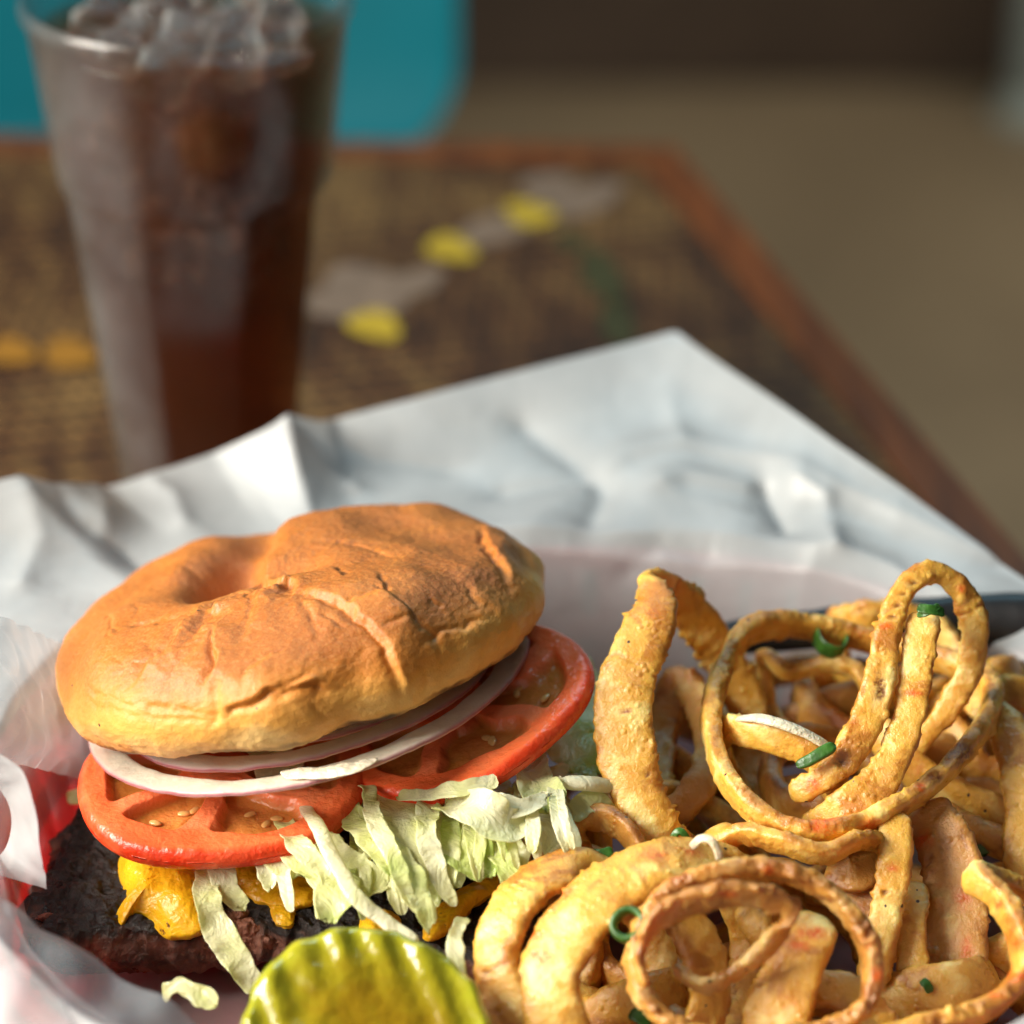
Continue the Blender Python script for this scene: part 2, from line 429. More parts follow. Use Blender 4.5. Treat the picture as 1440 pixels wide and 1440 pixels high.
M_CHIVE = m_simple('green_onion', (0.035, 0.115, 0.014), 0.35, 300, 0.0004, 0.4, 200, sss=0.1)
M_CHIVEI = m_simple('green_onion_pale', (0.22, 0.38, 0.08), 0.35, 300, 0.0004, 0.3, 200)
M_SLIVER = m_simple('raw_onion_white', (0.72, 0.64, 0.46), 0.35, 500, 0.001, 0.2, 200, sss=0.4)

def m_paper(name, lo, hi):
    k = NT(name)
    f1 = k.noise(45, 6, 0.6, 0.5)
    col = k.mix(k.ramp(f1, [(0.3, 0.0), (0.7, 1.0)]), (0.46, 0.495, 0.515), (0.56, 0.60, 0.62))
    h = k.math('ADD', k.noise(60, 4, 0.55, 1.0), k.math('MULTIPLY', k.noise(1500, 2), 0.06))
    b = k.bump(h, 0.0009, 0.5)
    d = k.princ(Base_Color=col, Roughness=0.38, Normal=b, Specular_IOR_Level=0.5)
    tr = k.n('BsdfTranslucent'); k.link(col, tr.inputs['Color']); k.link(b, tr.inputs['Normal'])
    tp = k.n('BsdfTransparent')
    m1 = k.n('MixShader'); m1.inputs[0].default_value = 0.30
    k.link(d.outputs[0], m1.inputs[1]); k.link(tr.outputs[0], m1.inputs[2])
    m2 = k.n('MixShader'); k.link(k.math('ADD', k.ramp(k.noise(30, 3, 0.5), [(0.3, lo), (0.7, hi)]), k.math('MULTIPLY', k.attr('grease'), 0.33), True), m2.inputs[0])
    k.link(m1.outputs[0], m2.inputs[1]); k.link(tp.outputs[0], m2.inputs[2])
    return k.done(m2)
M_PAPER = m_paper('waxed_paper', 0.14, 0.30)
M_PAPERG = m_paper('greasy_paper', 0.50, 0.68)
def m_red():
    k = NT('red_plastic')
    p_ = k.princ(Base_Color=(0.82, 0.014, 0.020), Roughness=0.32)
    t_ = k.n('BsdfTranslucent'); t_.inputs['Color'].default_value = (0.85, 0.03, 0.035, 1)
    m_ = k.n('MixShader'); m_.inputs[0].default_value = 0.60; k.link(p_.outputs[0], m_.inputs[1]); k.link(t_.outputs[0], m_.inputs[2])
    return k.done(m_)
M_RED = m_red()
M_BLACK = m_simple('black_plastic', (0.006, 0.0065, 0.008), 0.42, 700, 0.0001)
M_TEAL = m_simple('teal_plastic', (0.0, 0.115, 0.15), 0.6, 30, 0.0004, 0.08, 8, spec=0.15)
M_METAL = m_simple('chair_metal', (0.25, 0.25, 0.25), 0.35, metallic=1.0)
M_POST = m_simple('pale_paint', (0.42, 0.50, 0.48), 0.5, 60, 0.0005, 0.1, 6)

def m_floor():
    k = NT('tan_concrete')
    col = k.mix(k.ramp(k.noise(1.6, 5, 0.6, 0.4), [(0.3, 0.0), (0.7, 1.0)]), (0.20, 0.155, 0.10), (0.34, 0.27, 0.175))
    col = k.mix(k.ramp(k.noise(40, 4), [(0.4, 0.0), (0.8, 0.35)]), col, (0.14, 0.11, 0.075))
    return k.done(k.princ(Base_Color=col, Roughness=0.55, Normal=k.bump(k.noise(60, 4), 0.001)))
M_FLOOR = m_floor()
M_FAR_SHADE = m_simple('far_floor_shade', (0.075, 0.050, 0.034), 0.7, 20, 0.002, 0.3, 3)

def m_table():
    k = NT('printed_laminate')
    rot = k.mapping((1, 1, 1), (0, 0, math.radians(-14)))
    # woven mat print: short dashes running along the table
    wv = k.mapping((85, 26, 1), vec=rot)
    dash = k.n('TexBrick'); k.link(wv, dash.inputs['Vector'])
    dash.inputs['Scale'].default_value = 1.0; dash.inputs['Mortar Size'].default_value = 0.10
    dash.inputs['Color1'].default_value = (1, 1, 1, 1); dash.inputs['Color2'].default_value = (0.25, 0.25, 0.25, 1); dash.inputs['Mortar'].default_value = (0, 0, 0, 1)
    big = k.noise(9, 4, 0.6, 0.5, rot)
    streak = k.noise(1.0, 4, 0.6, 0.3, k.mapping((95, 22, 1), vec=rot))
    base = k.ramp(k.math('ADD', k.math('MULTIPLY', big, 0.6), k.math('MULTIPLY', streak, 0.55)), [(0.40, (0.040, 0.014, 0.005)), (0.54, (0.15, 0.060, 0.018)), (0.70, (0.34, 0.185, 0.058))])
    col = k.mix(0.75, base, k.mix(1.0, base, dash.outputs['Color'], 'MULTIPLY'))
    s = k.princ(Base_Color=col, Roughness=0.5, Normal=k.bump(k.noise(300, 3), 0.0003), Specular_IOR_Level=0.25)
    return k.done(s)
M_TABLE = m_table()
def m_edge():
    k = NT('stained_wood_edge')
    g = k.noise(1.0, 5, 0.6, 0.6, k.mapping((120, 10, 60), (0, 0, math.radians(-14))))
    col = k.ramp(g, [(0.3, (0.055, 0.015, 0.004)), (0.7, (0.17, 0.048, 0.010))])
    return k.done(k.princ(Base_Color=col, Roughness=0.36, Normal=k.bump(g, 0.0005)))
M_EDGE = m_edge()
M_PETAL = m_simple('petal_print', (0.15, 0.105, 0.075), 0.35, var=0.25, vsc=120)
M_PISTIL = m_simple('flower_centre_print', (0.36, 0.25, 0.02), 0.35, var=0.2, vsc=120)
M_PISTILO = m_simple('flower_centre_orange_print', (0.22, 0.10, 0.011), 0.35, var=0.2, vsc=120)
M_LEAFP = m_simple('leaf_print', (0.035, 0.035, 0.013), 0.35, var=0.3, vsc=80)

def m_cup():
    k = NT('clear_plastic')
    fr = k.n('LayerWeight'); fr.inputs['Blend'].default_value = 0.5
    ff = k.math('ADD', k.math('MULTIPLY', k.math('POWER', fr.outputs['Facing'], 4.5), 0.75), 0.035)
    gl = k.n('BsdfGlossy'); gl.inputs['Roughness'].default_value = 0.22
    refl_veil = k.n('BsdfDiffuse'); refl_veil.inputs['Color'].default_value = (0.75, 0.78, 0.80, 1)
    tp = k.n('BsdfTransparent'); tp.inputs['Color'].default_value = (0.93, 0.95, 0.95, 1)
    mx = k.n('MixShader'); k.link(ff, mx.inputs[0])
    sepx = k.n('SeparateXYZ'); k.link(k.mapping((10, 10, 10), loc=(0.5, 0.5, 0)), sepx.inputs[0])   # window reflection painted as a pale veil on the left side
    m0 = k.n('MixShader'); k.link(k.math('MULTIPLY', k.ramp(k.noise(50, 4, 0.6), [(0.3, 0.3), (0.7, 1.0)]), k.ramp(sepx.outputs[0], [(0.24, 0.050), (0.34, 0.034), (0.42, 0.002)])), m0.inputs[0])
    k.link(tp.outputs[0], m0.inputs[1]); k.link(refl_veil.outputs[0], m0.inputs[2])
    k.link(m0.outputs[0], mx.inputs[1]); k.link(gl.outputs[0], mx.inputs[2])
    return k.done(mx)
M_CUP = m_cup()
def m_cola():
    k = NT('cola_liquid')
    fr = k.n('LayerWeight'); fr.inputs['Blend'].default_value = 0.5
    ff = k.math('ADD', k.math('MULTIPLY', k.math('POWER', fr.outputs['Facing'], 5.0), 0.3), 0.015)
    gl = k.n('BsdfGlossy'); gl.inputs['Roughness'].default_value = 0.05
    tp = k.n('BsdfTransparent')
    mx = k.n('MixShader'); k.link(ff, mx.inputs[0]); k.link(tp.outputs[0], mx.inputs[1]); k.link(gl.outputs[0], mx.inputs[2])
    a = k.n('VolumeAbsorption'); a.inputs['Color'].default_value = (0.68, 0.38, 0.16, 1); a.inputs['Density'].default_value = 100
    sc = k.n('VolumeScatter'); sc.inputs['Color'].default_value = (0.74, 0.30, 0.10, 1); sc.inputs['Density'].default_value = 4.0
    ad = k.n('AddShader'); k.link(a.outputs[0], ad.inputs[0]); k.link(sc.outputs[0], ad.inputs[1])
    return k.done(mx, ad)
M_COLA = m_cola()
def m_ice():
    k = NT('cloudy_ice')
    b = k.bump(k.noise(90, 3), 0.002)
    g = k.princ(Base_Color=(0.97, 0.98, 0.98), Roughness=0.08, IOR=1.22, Transmission_Weight=1.0, Normal=b)
    tp = k.n('BsdfTransparent'); tl = k.n('BsdfTranslucent'); tl.inputs['Color'].default_value = (0.85, 0.86, 0.84, 1)
    m1 = k.n('MixShader'); m1.inputs[0].default_value = 0.45; k.link(g.outputs[0], m1.inputs[1]); k.link(tp.outputs[0], m1.inputs[2])
    m2 = k.n('MixShader'); k.link(k.ramp(k.noise(110, 3), [(0.4, 0.05), (0.7, 0.32)]), m2.inputs[0])
    k.link(m1.outputs[0], m2.inputs[1]); k.link(tl.outputs[0], m2.inputs[2])
    return k.done(m2)
M_ICE = m_ice()

# ================================================================== THE SETTING
FLOOR_Z = -75.0
def quad_slab(P, z0, z1):
    P = np.asarray(P, float); n = len(P)
    V = np.vstack([np.c_[P[:, :2], np.full(n, z1)], np.c_[P[:, :2], np.full(n, z0)]])
    F = [list(range(n)), list(range(2 * n - 1, n - 1, -1))] + [[i, n + i, n + (i + 1) % n, (i + 1) % n] for i in range(n)]
    F[0] = F[0]; return V, [f[::-1] for f in F] if np.cross(P[1, :2] - P[0, :2], P[2, :2] - P[1, :2]) < 0 else F
n = 24
gx = np.linspace(-500, 500, n); gy = np.linspace(-300, 900, n)
GX, GY = np.meshgrid(gx, gy, indexing='ij')
o = mesh_obj('floor', np.stack([GX, GY, np.full_like(GX, FLOOR_Z)], -1), [f[::-1] for f in grid_faces(n, n)], M_FLOOR, origin=(0, 0, FLOOR_Z)); o['kind'] = 'structure'
V, F = quad_slab([(-500, 325), (500, 325), (500, 340), (-500, 340)], FLOOR_Z + 0.5, 170)
o = mesh_obj('wall', V, F, M_FAR_SHADE, smooth=False); o['kind'] = 'structure'  # dark slab standing in for the shade over the far floor

# ---- the table (far right corner and its two edges as the photo shows them)
c_far = Z(948, 210, 0); dR = nrm(Z(1440, 786, 0) - c_far); dL = nrm(Z(0, 192, 0) - c_far)
near_r = c_far + dR * 150; far_l = c_far + dL * 95; near_l = far_l + dR * 150
tb = thing('dining_table', 'brown printed dining table with orange brown wooden edge under the food basket', 'table', (0, 50, FLOOR_Z))
EB = 1.7
ins_c = c_far + dR * EB + dL * EB
V, F = quad_slab([ins_c, near_r + dL * EB - dR * 0, near_l - dL * EB, far_l + dR * EB - dL * EB], -2.5, 0.0)
mesh_obj('tabletop', V, F, M_TABLE, tb, smooth=False)
V, F = quad_slab([c_far, near_r, near_r + dL * (EB - 0.03), c_far + dL * (EB - 0.03)], -3.2, 0.12)
mesh_obj('edge_band', V, F, M_EDGE, tb, smooth=False)
V, F = quad_slab([c_far + dL * EB, c_far + dL * EB + dR * (EB - 0.03), far_l + dR * (EB - 0.03), far_l], -3.2, 0.12)
mesh_obj('edge_band', V, F, M_EDGE, tb, smooth=False)
for f_, g_ in ((12, 12), (12, 140), (82, 12), (82, 140)):
    c = c_far + dL * f_ + dR * g_
    V, F = quad_slab([c + (-2.5, -2.5, 0), c + (2.5, -2.5, 0), c + (2.5, 2.5, 0), c + (-2.5, 2.5, 0)], FLOOR_Z + 0.01, -2.51)
    mesh_obj('leg', V, F, M_EDGE, tb, smooth=False)
def disc_flat(c, rx, ry, ang, z, n=20, wob=0.12, seed=0):
    a = np.linspace(0, 2 * math.pi, n, endpoint=False)
    r = 1 + wob * np.sin(a * 3 + seed)
    x = rx * r * np.cos(a); y = ry * r * np.sin(a)
    X = c[0] + x * math.cos(ang) - y * math.sin(ang); Y = c[1] + x * math.sin(ang) + y * math.cos(ang)
    return np.c_[X, Y, np.full(n, z)], [list(range(n))]
def flower(cx, cy, pets, mpist, size=1.0):
    c = Z(cx, cy, 0)
    fl = None
    for (px, py, rx, ry) in pets:
        q = Z(px, py, 0); ang = math.atan2(q[1] - c[1], q[0] - c[0])
        V, F = disc_flat(q, rx, ry, ang, 0.02 + 0.008 * len(str(fl)) * 0 + 0.012 * pets.index((px, py, rx, ry)), seed=px)
        if fl is None: fl = mesh_obj('printed_flower', V, F, M_PETAL, tb, smooth=False)
        else: mesh_obj('petal', V, F, M_PETAL, fl, smooth=False)
    V, F = disc_flat(c, 0.85 * size, 1.25 * size, 0.4, 0.09, seed=cx)
    if fl is None: fl = mesh_obj('printed_flower', V, F, mpist, tb, smooth=False)
    else: mesh_obj('flower_centre', V, F, mpist, fl, smooth=False)
flower(527, 460, [(515, 412, 2.6, 1.5), (475, 430, 1.6, 1.0)], M_PISTIL)
flower(633, 352, [(690, 325, 2.0, 1.1), (590, 395, 1.3, 0.8)], M_PISTIL)
flower(744, 303, [(805, 283, 2.4, 1.3), (770, 262, 1.4, 1.0)], M_PISTIL)
flower(98, 500, [], M_PISTILO, 1.0)
flower(16, 497, [], M_PISTILO, 0.9)
for (a, b, c_) in (((835, 360), (860, 420), 0.7), ((790, 330), (815, 350), 0.5), ((865, 430), (872, 480), 0.6)):
    p, q = Z(*a, 0), Z(*b, 0); ang = math.atan2(q[1] - p[1], q[0] - p[0])
    V, F = disc_flat((p + q) / 2, np.linalg.norm(q - p) / 2 * 1.3, c_, ang, 0.03, wob=0.05)
    mesh_obj('printed_leaf', V, F, M_LEAFP, tb, smooth=False)

# ---- teal chair behind the table
ch_c = YY(150, 190, 146)
chz = ch_c[2]
chair = thing('chair', 'teal moulded chair with rounded back standing behind the far table edge', 'chair', (ch_c[0], 146, FLOOR_Z))
def shell(cx, y0, wid, z0, z1, rad, thick, curve, n=60, m=40):
    us = np.linspace(-1, 1, n); vs = np.linspace(0, 1, m)
    Uu, Vv = np.meshgrid(us, vs, indexing='ij')
    # rounded rectangle: squeeze the width near bottom and top
    zz = z0 + (z1 - z0) * Vv
    d = np.minimum(zz - z0, z1 - zz); k = np.clip(1 - d / rad, 0, 1)
    half = wid / 2 - rad * (1 - np.sqrt(np.clip(1 - k ** 2, 0, 1)))
    X = cx + Uu * half
    Y = y0 - curve * (np.abs(Uu) ** 2.2) + 0.12 * (zz - z0)
    A = np.stack([X, Y, zz], -1); B = A + np.array([0, thick, 0])
    V = np.concatenate([A.reshape(-1, 3), B.reshape(-1, 3)])
    F = [f[::-1] for f in grid_faces(n, m)] + grid_faces(n, m, off=n * m)
    bd = [i * m for i in range(n)] + [(n - 1) * m + j for j in range(1, m)] + [i * m + m - 1 for i in range(n - 2, -1, -1)] + [j for j in range(m - 2, 0, -1)]
    k = n * m
    F += [[bd[i], bd[(i + 1) % len(bd)], bd[(i + 1) % len(bd)] + k, bd[i] + k] for i in range(len(bd))]
    return V, F
V, F = shell(ch_c[0], 146, 38.5, chz, chz + 30, 6.0, 1.0, 5.0)
mesh_obj('backrest', V, F, M_TEAL, chair)
us = np.linspace(0, 2 * math.pi, 48, endpoint=False)
so = np.c_[ch_c[0] + 20 * np.sign(np.cos(us)) * np.abs(np.cos(us)) ** 0.5, 128 + 20 * np.sign(np.sin(us)) * np.abs(np.sin(us)) ** 0.5, np.full(48, FLOOR_Z + 44.0)]
V, F, A = blob(so, (0, 0, 1), 0.5, 1.6, 1, 12, 64, 0.0)
mesh_obj('seat', V, F, M_TEAL, chair)
for sx_ in (-1, 1):
    V, F, A = sweep([(ch_c[0] + sx_ * 17, 147.8, FLOOR_Z + 0.5), (ch_c[0] + sx_ * 16, 147.5, FLOOR_Z + 44), (ch_c[0] + sx_ * 13, 148.2, chz + 5)], 2.2, 2.2, axis=np.array([1.0, 0, 0]), bump=0, m=12, step=1.5)
    mesh_obj('leg', V, F, M_METAL, chair)
    V, F, A = sweep([(ch_c[0] + sx_ * 17, 110, FLOOR_Z + 0.5), (ch_c[0] + sx_ * 16, 113, FLOOR_Z + 25), (ch_c[0] + sx_ * 16, 115, FLOOR_Z + 43.0)], 2.2, 2.2, axis=np.array([1.0, 0, 0]), bump=0, m=12, step=1.5)
    mesh_obj('leg', V, F, M_METAL, chair)
# ---- pale post far behind, at the upper right
pc = Z(1452, 165, FLOOR_Z)
us = np.linspace(0, 2 * math.pi, 32, endpoint=False)
prof = [(4.6, 0.02), (4.6, 1.2), (3.2, 2.0), (3.0, 4.0), (3.0, 95.0), (3.4, 96.0), (3.4, 98.0), (0.01, 98.5)]
V = np.array([[(pc[0] + r * math.cos(a), pc[1] + r * math.sin(a), FLOOR_Z + z) for a in us] for r, z in prof])
o = mesh_obj('pale_post', V.reshape(-1, 3), [f[::-1] for f in grid_faces(len(prof), 32, False, True)], M_POST)
tag(o, 'pale green grey post on the floor far beyond the table', 'post')

# ================================================================== THE DRINK
CUPX, CUPY = -8.75, 74.0
def ring_pts(r, z, n=160, facet=0.0, ph=0.0):
    a = np.linspace(0, 2 * math.pi, n, endpoint=False)
    k = 8; h = math.pi / k
    poly = math.cos(h) / np.cos(((a + ph) % (2 * h)) - h) * 1.035
    rr = r * ((1 - facet) + facet * poly)
    return np.c_[CUPX + rr * np.cos(a), CUPY + rr * np.sin(a), np.full(n, z)]
outer = [(2.1, 0.05, 0), (2.42, 0.12, 0.2), (2.50, 0.5, .8), (2.74, 3.4, 1), (3.25, 8, 1), (3.55, 10.9, 1), (3.62, 11.1, .7), (3.80, 11.35, 0), (3.85, 11.6, 0), (4.08, 13.6, 0), (4.34, 15.9, 0), (4.48, 16.0, 0), (4.52, 16.2, 0), (4.46, 16.42, 0), (4.36, 16.46, 0)]
inner = [(4.27, 16.36, 0), (4.20, 15.8, 0), (3.92, 13.6, 0), (3.68, 11.5, 0), (3.42, 10.9, .7), (3.10, 8, .9), (2.58, 3.4, .9), (2.32, 0.9, .6), (2.0, 0.7, 0), (0.02, 0.7, 0)]
R = [ring_pts(0.02, 0.05)] + [ring_pts(*q, ) if len(q) == 2 else ring_pts(q[0], q[1], facet=q[2], ph=0.35) for q in outer + inner]
cup = thing('drinking_cup', 'tall clear plastic tumbler full of iced cola behind the burger', 'cup', (CUPX, CUPY, 0.02))
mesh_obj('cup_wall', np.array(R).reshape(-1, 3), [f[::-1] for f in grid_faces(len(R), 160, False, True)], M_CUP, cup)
GAP = 0.03
lq = [(0.02, 0.7 + GAP, 0), (2.0 - GAP, 0.7 + GAP, 0), (2.32 - GAP, 0.93, .6), (2.58 - GAP, 3.4, .9), (3.10 - GAP, 8, .9), (3.42 - GAP, 10.9, .7), (3.68 - GAP, 11.5, 0), (3.92 - GAP, 13.6, 0), (4.15 - GAP, 15.45, 0), (4.09, 15.5, 0), (0.02, 15.5, 0)]
R = [ring_pts(q[0], q[1], facet=q[2], ph=0.35) for q in lq]
o = mesh_obj('cola', np.array(R).reshape(-1, 3), [f[::-1] for f in grid_faces(len(R), 160, False, True)], M_COLA)
tag(o, 'dark brown cola filling the clear tumbler', 'drink')
rnd = random.Random(5)
def ice(c, s, rot):
    n_ = 10
    V = []; F = []
    g = np.linspace(-1, 1, n_)
    for ax in range(3):
        for sg in (-1, 1):
            A, B = np.meshgrid(g, g, indexing='ij')
            P = np.zeros((n_, n_, 3)); P[..., ax] = sg; P[..., (ax + 1) % 3] = A; P[..., (ax + 2) % 3] = B
            off = len(V) * n_ * n_
            f = grid_faces(n_, n_, off=off)
            F += f if sg < 0 else [q[::-1] for q in f]
            V.append(P.reshape(-1, 3))
    P = np.concatenate(V)
    r = np.linalg.norm(P, axis=1, keepdims=True)
    l4 = (np.abs(P) ** 9).sum(1, keepdims=True) ** (1 / 9)
    P = P / l4 * s
    P = P * (1 + 0.22 * fbm(P, 1.0, 2, rot[0]))[:, None]
    from mathutils import Euler
    M = np.array(Euler(rot).to_matrix())
    return P @ M.T + c, F
placed = []
for i in range(1500):
    if len(placed) >= 64: break
    zt = 15.4 - 0.105 * len(placed) if len(placed) > 14 else 15.05 + rnd.random() * 0.45
    rm = 2.75 - (15 - zt) * 0.13
    a = rnd.random() * 6.28; rr = rm * (math.sqrt(rnd.random()) if i % 2 else rnd.uniform(0.85, 1.0)); a = a if i % 2 else -1.57 + rnd.uniform(-1.3, 1.3)
    p = np.array([CUPX + rr * math.cos(a), CUPY + rr * math.sin(a), zt])
    if all(np.linalg.norm(p - q) > 1.15 for q in placed):
        placed.append(p)
        V, F = ice(p, 0.52 + 0.2 * rnd.random(), (rnd.random() * 3, rnd.random() * 3, rnd.random() * 3))
        o = mesh_obj('ice_cube', V, F, M_ICE)
        tag(o, 'cloudy ice cube floating in the cola of the clear tumbler', 'ice cube', 'ice cubes in the cola')

# ================================================================== BASKET AND PAPER
BC = np.array([1.1, 53.4]); BA, BB, BZ = 13.0, 11.6, 4.4
def oval(a, b, th):
    c, s = np.cos(th), np.sin(th); p = 2 / 2.3
    return np.stack([BC[0] + a * np.sign(c) * np.abs(c) ** p, BC[1] + b * np.sign(s) * np.abs(s) ** p], -1)
bk = thing('food_basket', 'red plastic food basket under the paper liner', 'basket', (BC[0], BC[1], 0.02))
th = np.linspace(0, 2 * math.pi, 120, endpoint=False)
def loft(rings):
    n_ = len(rings[0]); return np.concatenate(rings), grid_faces(len(rings), n_, False, True)
def ov3(a, b, z): return np.c_[oval(a, b, th), np.full(len(th), z)]
V, F = loft([ov3(0.02, 0.02, 0.05), ov3(12.0, 10.6, 0.05), ov3(12.2, 10.8, 0.2), ov3(12.1, 10.7, 0.35), ov3(0.02, 0.02, 0.35)])
mesh_obj('basket_base', V, F, M_RED, bk)
V, F = loft([ov3(12.75, 11.35, 3.85), ov3(13.1, 11.7, 3.8), ov3(13.25, 11.85, 4.1), ov3(13.1, 11.7, 4.4), ov3(12.85, 11.45, 4.4), ov3(12.75, 11.35, 4.1), ov3(12.75, 11.35, 3.85)])
mesh_obj('basket_rim', V, F, M_RED, bk)
V, F = loft([ov3(12.3, 10.9, 2.0), ov3(12.75, 11.35, 2.0), ov3(12.85, 11.45, 2.5), ov3(12.4, 11.0, 2.5), ov3(12.3, 10.9, 2.0)])
mesh_obj('basket_band', V, F, M_RED, bk)
for i in range(64):
    t0 = 2 * math.pi * i / 64; dt = 0.036
    q = []
    for (a, b, z) in ((12.05, 10.65, 0.2), (12.5, 11.1, 2.2), (12.85, 11.45, 4.0)):
        for d in (-dt, dt):
            for k_ in (0.0, 0.22):
                pt = oval(a + k_, b + k_, np.array(t0 + d)); q.append((pt[0], pt[1], z))
    F = []
    for l in (0, 4):
        F += [[l, l + 4, l + 6, l + 2], [l + 1, l + 3, l + 7, l + 5], [l, l + 1, l + 5, l + 4], [l + 2, l + 6, l + 7, l + 3]]
    mesh_obj('slat', np.array(q), F, M_RED, bk, smooth=False)

# paper liner: lines the basket, flares past the rim; its outer edge is given where the photo shows it
edge_px = [(950, 466, 7.2), (1100, 572, 6.6), (1260, 688, 5.8), (1405, 798, 5.0), (1560, 880, 5.2),
           (700, 527, 6.6), (470, 588, 6.0), (405, 590, 6.9), (300, 636, 5.6), (145, 690, 5.0), (95, 678, 6.0), (30, 672, 6.6), (-70, 690, 6.6), (-200, 800, 6.0)]
ed = np.array([Z(*e) for e in edge_px])
ang = np.arctan2((ed[:, 1] - BC[1]) / BB, (ed[:, 0] - BC[0]) / BA)
front = [(a, ) for a in np.radians([-15, -35, -60, -90, -120, -145, -165])]
fr_pts = []
for (a,) in front:
    p = oval(BA + 2.4, BB + 2.0, np.array(a)); fr_pts.append((p[0], p[1], 3.0))
left_pt = np.array([[-15.0, 55.0, 4.2], [-14.6, 58.5, 5.0]])
allp = np.vstack([ed, fr_pts, left_pt]); 
alla = np.concatenate([ang, np.radians([-15, -35, -60, -90, -120, -145, -165]), np.arctan2((left_pt[:, 1] - BC[1]) / BB, (left_pt[:, 0] - BC[0]) / BA)])
ordr = np.argsort(alla); alla = alla[ordr]; allp = allp[ordr]
NTH, NS = 720, 150
TH = np.linspace(-math.pi, math.pi, NTH, endpoint=False)
OE = np.stack([np.interp(TH, np.concatenate([alla[-1:] - 2 * math.pi, alla, alla[:1] + 2 * math.pi]), np.concatenate([allp[-1:, j], allp[:, j], allp[:1, j]])) for j in range(3)], -1)
prof_s = [0, 0.22, 0.36, 0.40, 0.62, 0.68]
rows = [np.c_[oval(0.05, 0.05, TH), np.full(NTH, 0.5)], np.c_[oval(10.6, 9.2, TH), np.full(NTH, 0.5)], np.c_[oval(11.5, 10.1, TH), np.full(NTH, 0.75)],
        np.c_[oval(11.75, 10.35, TH), np.full(NTH, 1.3)], np.c_[oval(12.4, 11.0, TH), np.full(NTH, 4.6)], np.c_[oval(13.0, 11.6, TH), np.full(NTH, 5.05)]]
rows = np.array(rows)
sv = np.linspace(0, 1, NS)
PV = np.zeros((NS, NTH, 3))
for i, s_ in enumerate(sv):
    if s_ <= 0.68:
        for j in range(3):
            k_ = np.searchsorted(prof_s, s_, 'right') - 1; k_ = min(k_, 4)
            f_ = (s_ - prof_s[k_]) / (prof_s[k_ + 1] - prof_s[k_])
            PV[i] = rows[k_] * (1 - f_) + rows[k_ + 1] * f_
    else:
        f_ = (s_ - 0.68) / 0.32
        PV[i] = rows[5] * (1 - f_) + OE * f_
        PV[i, :, 2] += -0.5 * math.sin(math.pi * f_) * np.clip((OE[:, 2] - 4.6) / 1.5, 0, 1)
# folds: gathers that grow up the wall, crumple facets, and the creases seen behind the food
SS = np.broadcast_to(sv[:, None], (NS, NTH)); TT = np.broadcast_to(TH[None], (NS, NTH))
grow = sstep(0.45, 0.72, SS)
def ridged(P, sc, seed): return 1 - np.abs(fbm(P, sc, 2, seed)) * 2
cyl = np.stack([np.cos(TT) * 3, np.sin(TT) * 3, SS * 0.7], -1)
pleat = ridged(cyl, 1.0, 3)
rad = nrm(np.stack([np.cos(TT) * BB, np.sin(TT) * BA, np.zeros_like(TT)], -1))
shp = (0.25 * sstep(0.30, 0.5, SS) + 0.75 * sstep(0.60, 0.74, SS)) * (1 - 0.65 * sstep(0.68, 1.0, SS))
PV = PV - rad * (0.22 * shp * (pleat - 0.4))[..., None]
PV[..., 2] += grow * 0.20 * (ridged(cyl * np.array([1, 1, 3.0]), 0.8, 8) - 0.5) * (1 - sstep(0.93, 1.0, SS) * 0.7)
def seg_dist(V, poly):
    """distance to a polyline, and the signed side (screen-left positive is up to the polyline's order)"""
    best = np.full(len(V), 1e9); tpos = np.zeros(len(V)); vec = np.zeros_like(V); k_ = len(poly) - 1
    for i in range(k_):
        a, b = poly[i], poly[i + 1]; ab = b - a; t = np.clip(((V - a) @ ab) / (ab @ ab + 1e-9), 0, 1)
        q = a + t[:, None] * ab; d = np.linalg.norm(V - q, axis=1)
        m_ = d < best; best[m_] = d[m_]; tpos[m_] = (i + t[m_]) / k_; vec[m_] = (V - q)[m_]
    return best, tpos, vec
FP = grid_faces(NS, NTH, False, True)
bv = BVHTree.FromPolygons(PV.reshape(-1, 3).tolist(), FP)
def cast(bvh, px, py):
    d = nrm(U(px, py, 50) - EYE); h = bvh.ray_cast(Vector(EYE), Vector(d)); return np.array(h[0]) if h[0] is not None else U(px, py, 66)
Vp = PV.reshape(-1, 3).copy(); dz = np.zeros(len(Vp))
for poly, h, sg in (([(835, 668), (800, 640), (760, 610), (735, 590)], -0.55, 0.55), ([(835, 668), (880, 640), (960, 628), (1080, 650), (1240, 720), (1390, 790)], 0.5, 0.7),
                    ([(700, 690), (835, 668), (850, 690), (830, 730)], -0.5, 0.5), ([(925, 680), (960, 672), (1060, 690)], 0.5, 0.6),
                    ([(1075, 690), (1105, 740)], -0.7, 0.4), ([(1110, 680), (1160, 710), (1175, 770)], 0.6, 0.45),
                    ([(405, 592), (440, 630), (500, 690)], 0.45, 0.35), ([(455, 600), (520, 640), (640, 655)], -0.35, 0.5),
                    ([(80, 690), (110, 730), (170, 770), (190, 790)], -0.6, 0.4), ([(215, 680), (245, 700), (260, 740)], 0.4, 0.35), ([(140, 690), (150, 730), (140, 760)], 0.4, 0.5),
                    ([(40, 690), (60, 760), (30, 830)], 0.45, 0.6), ([(880, 800), (930, 760), (1000, 780)], -0.4, 0.6), ([(960, 640), (940, 560), (950, 480)], 0.25, 0.6)):
    P3 = np.array([cast(bv, *q) for q in poly])
    d, t_, _ = seg_dist(Vp, P3)
    dz += h * np.exp(-(d / sg) ** 2 / (0.15 + d / sg)) * sstep(0, 0.2, 1 - np.abs(2 * t_ - 1) + 0.15)
Vp = Vp + (0.35 * TOW + np.array([0, 0, 0.75])) * 0.62 * dz[:, None]
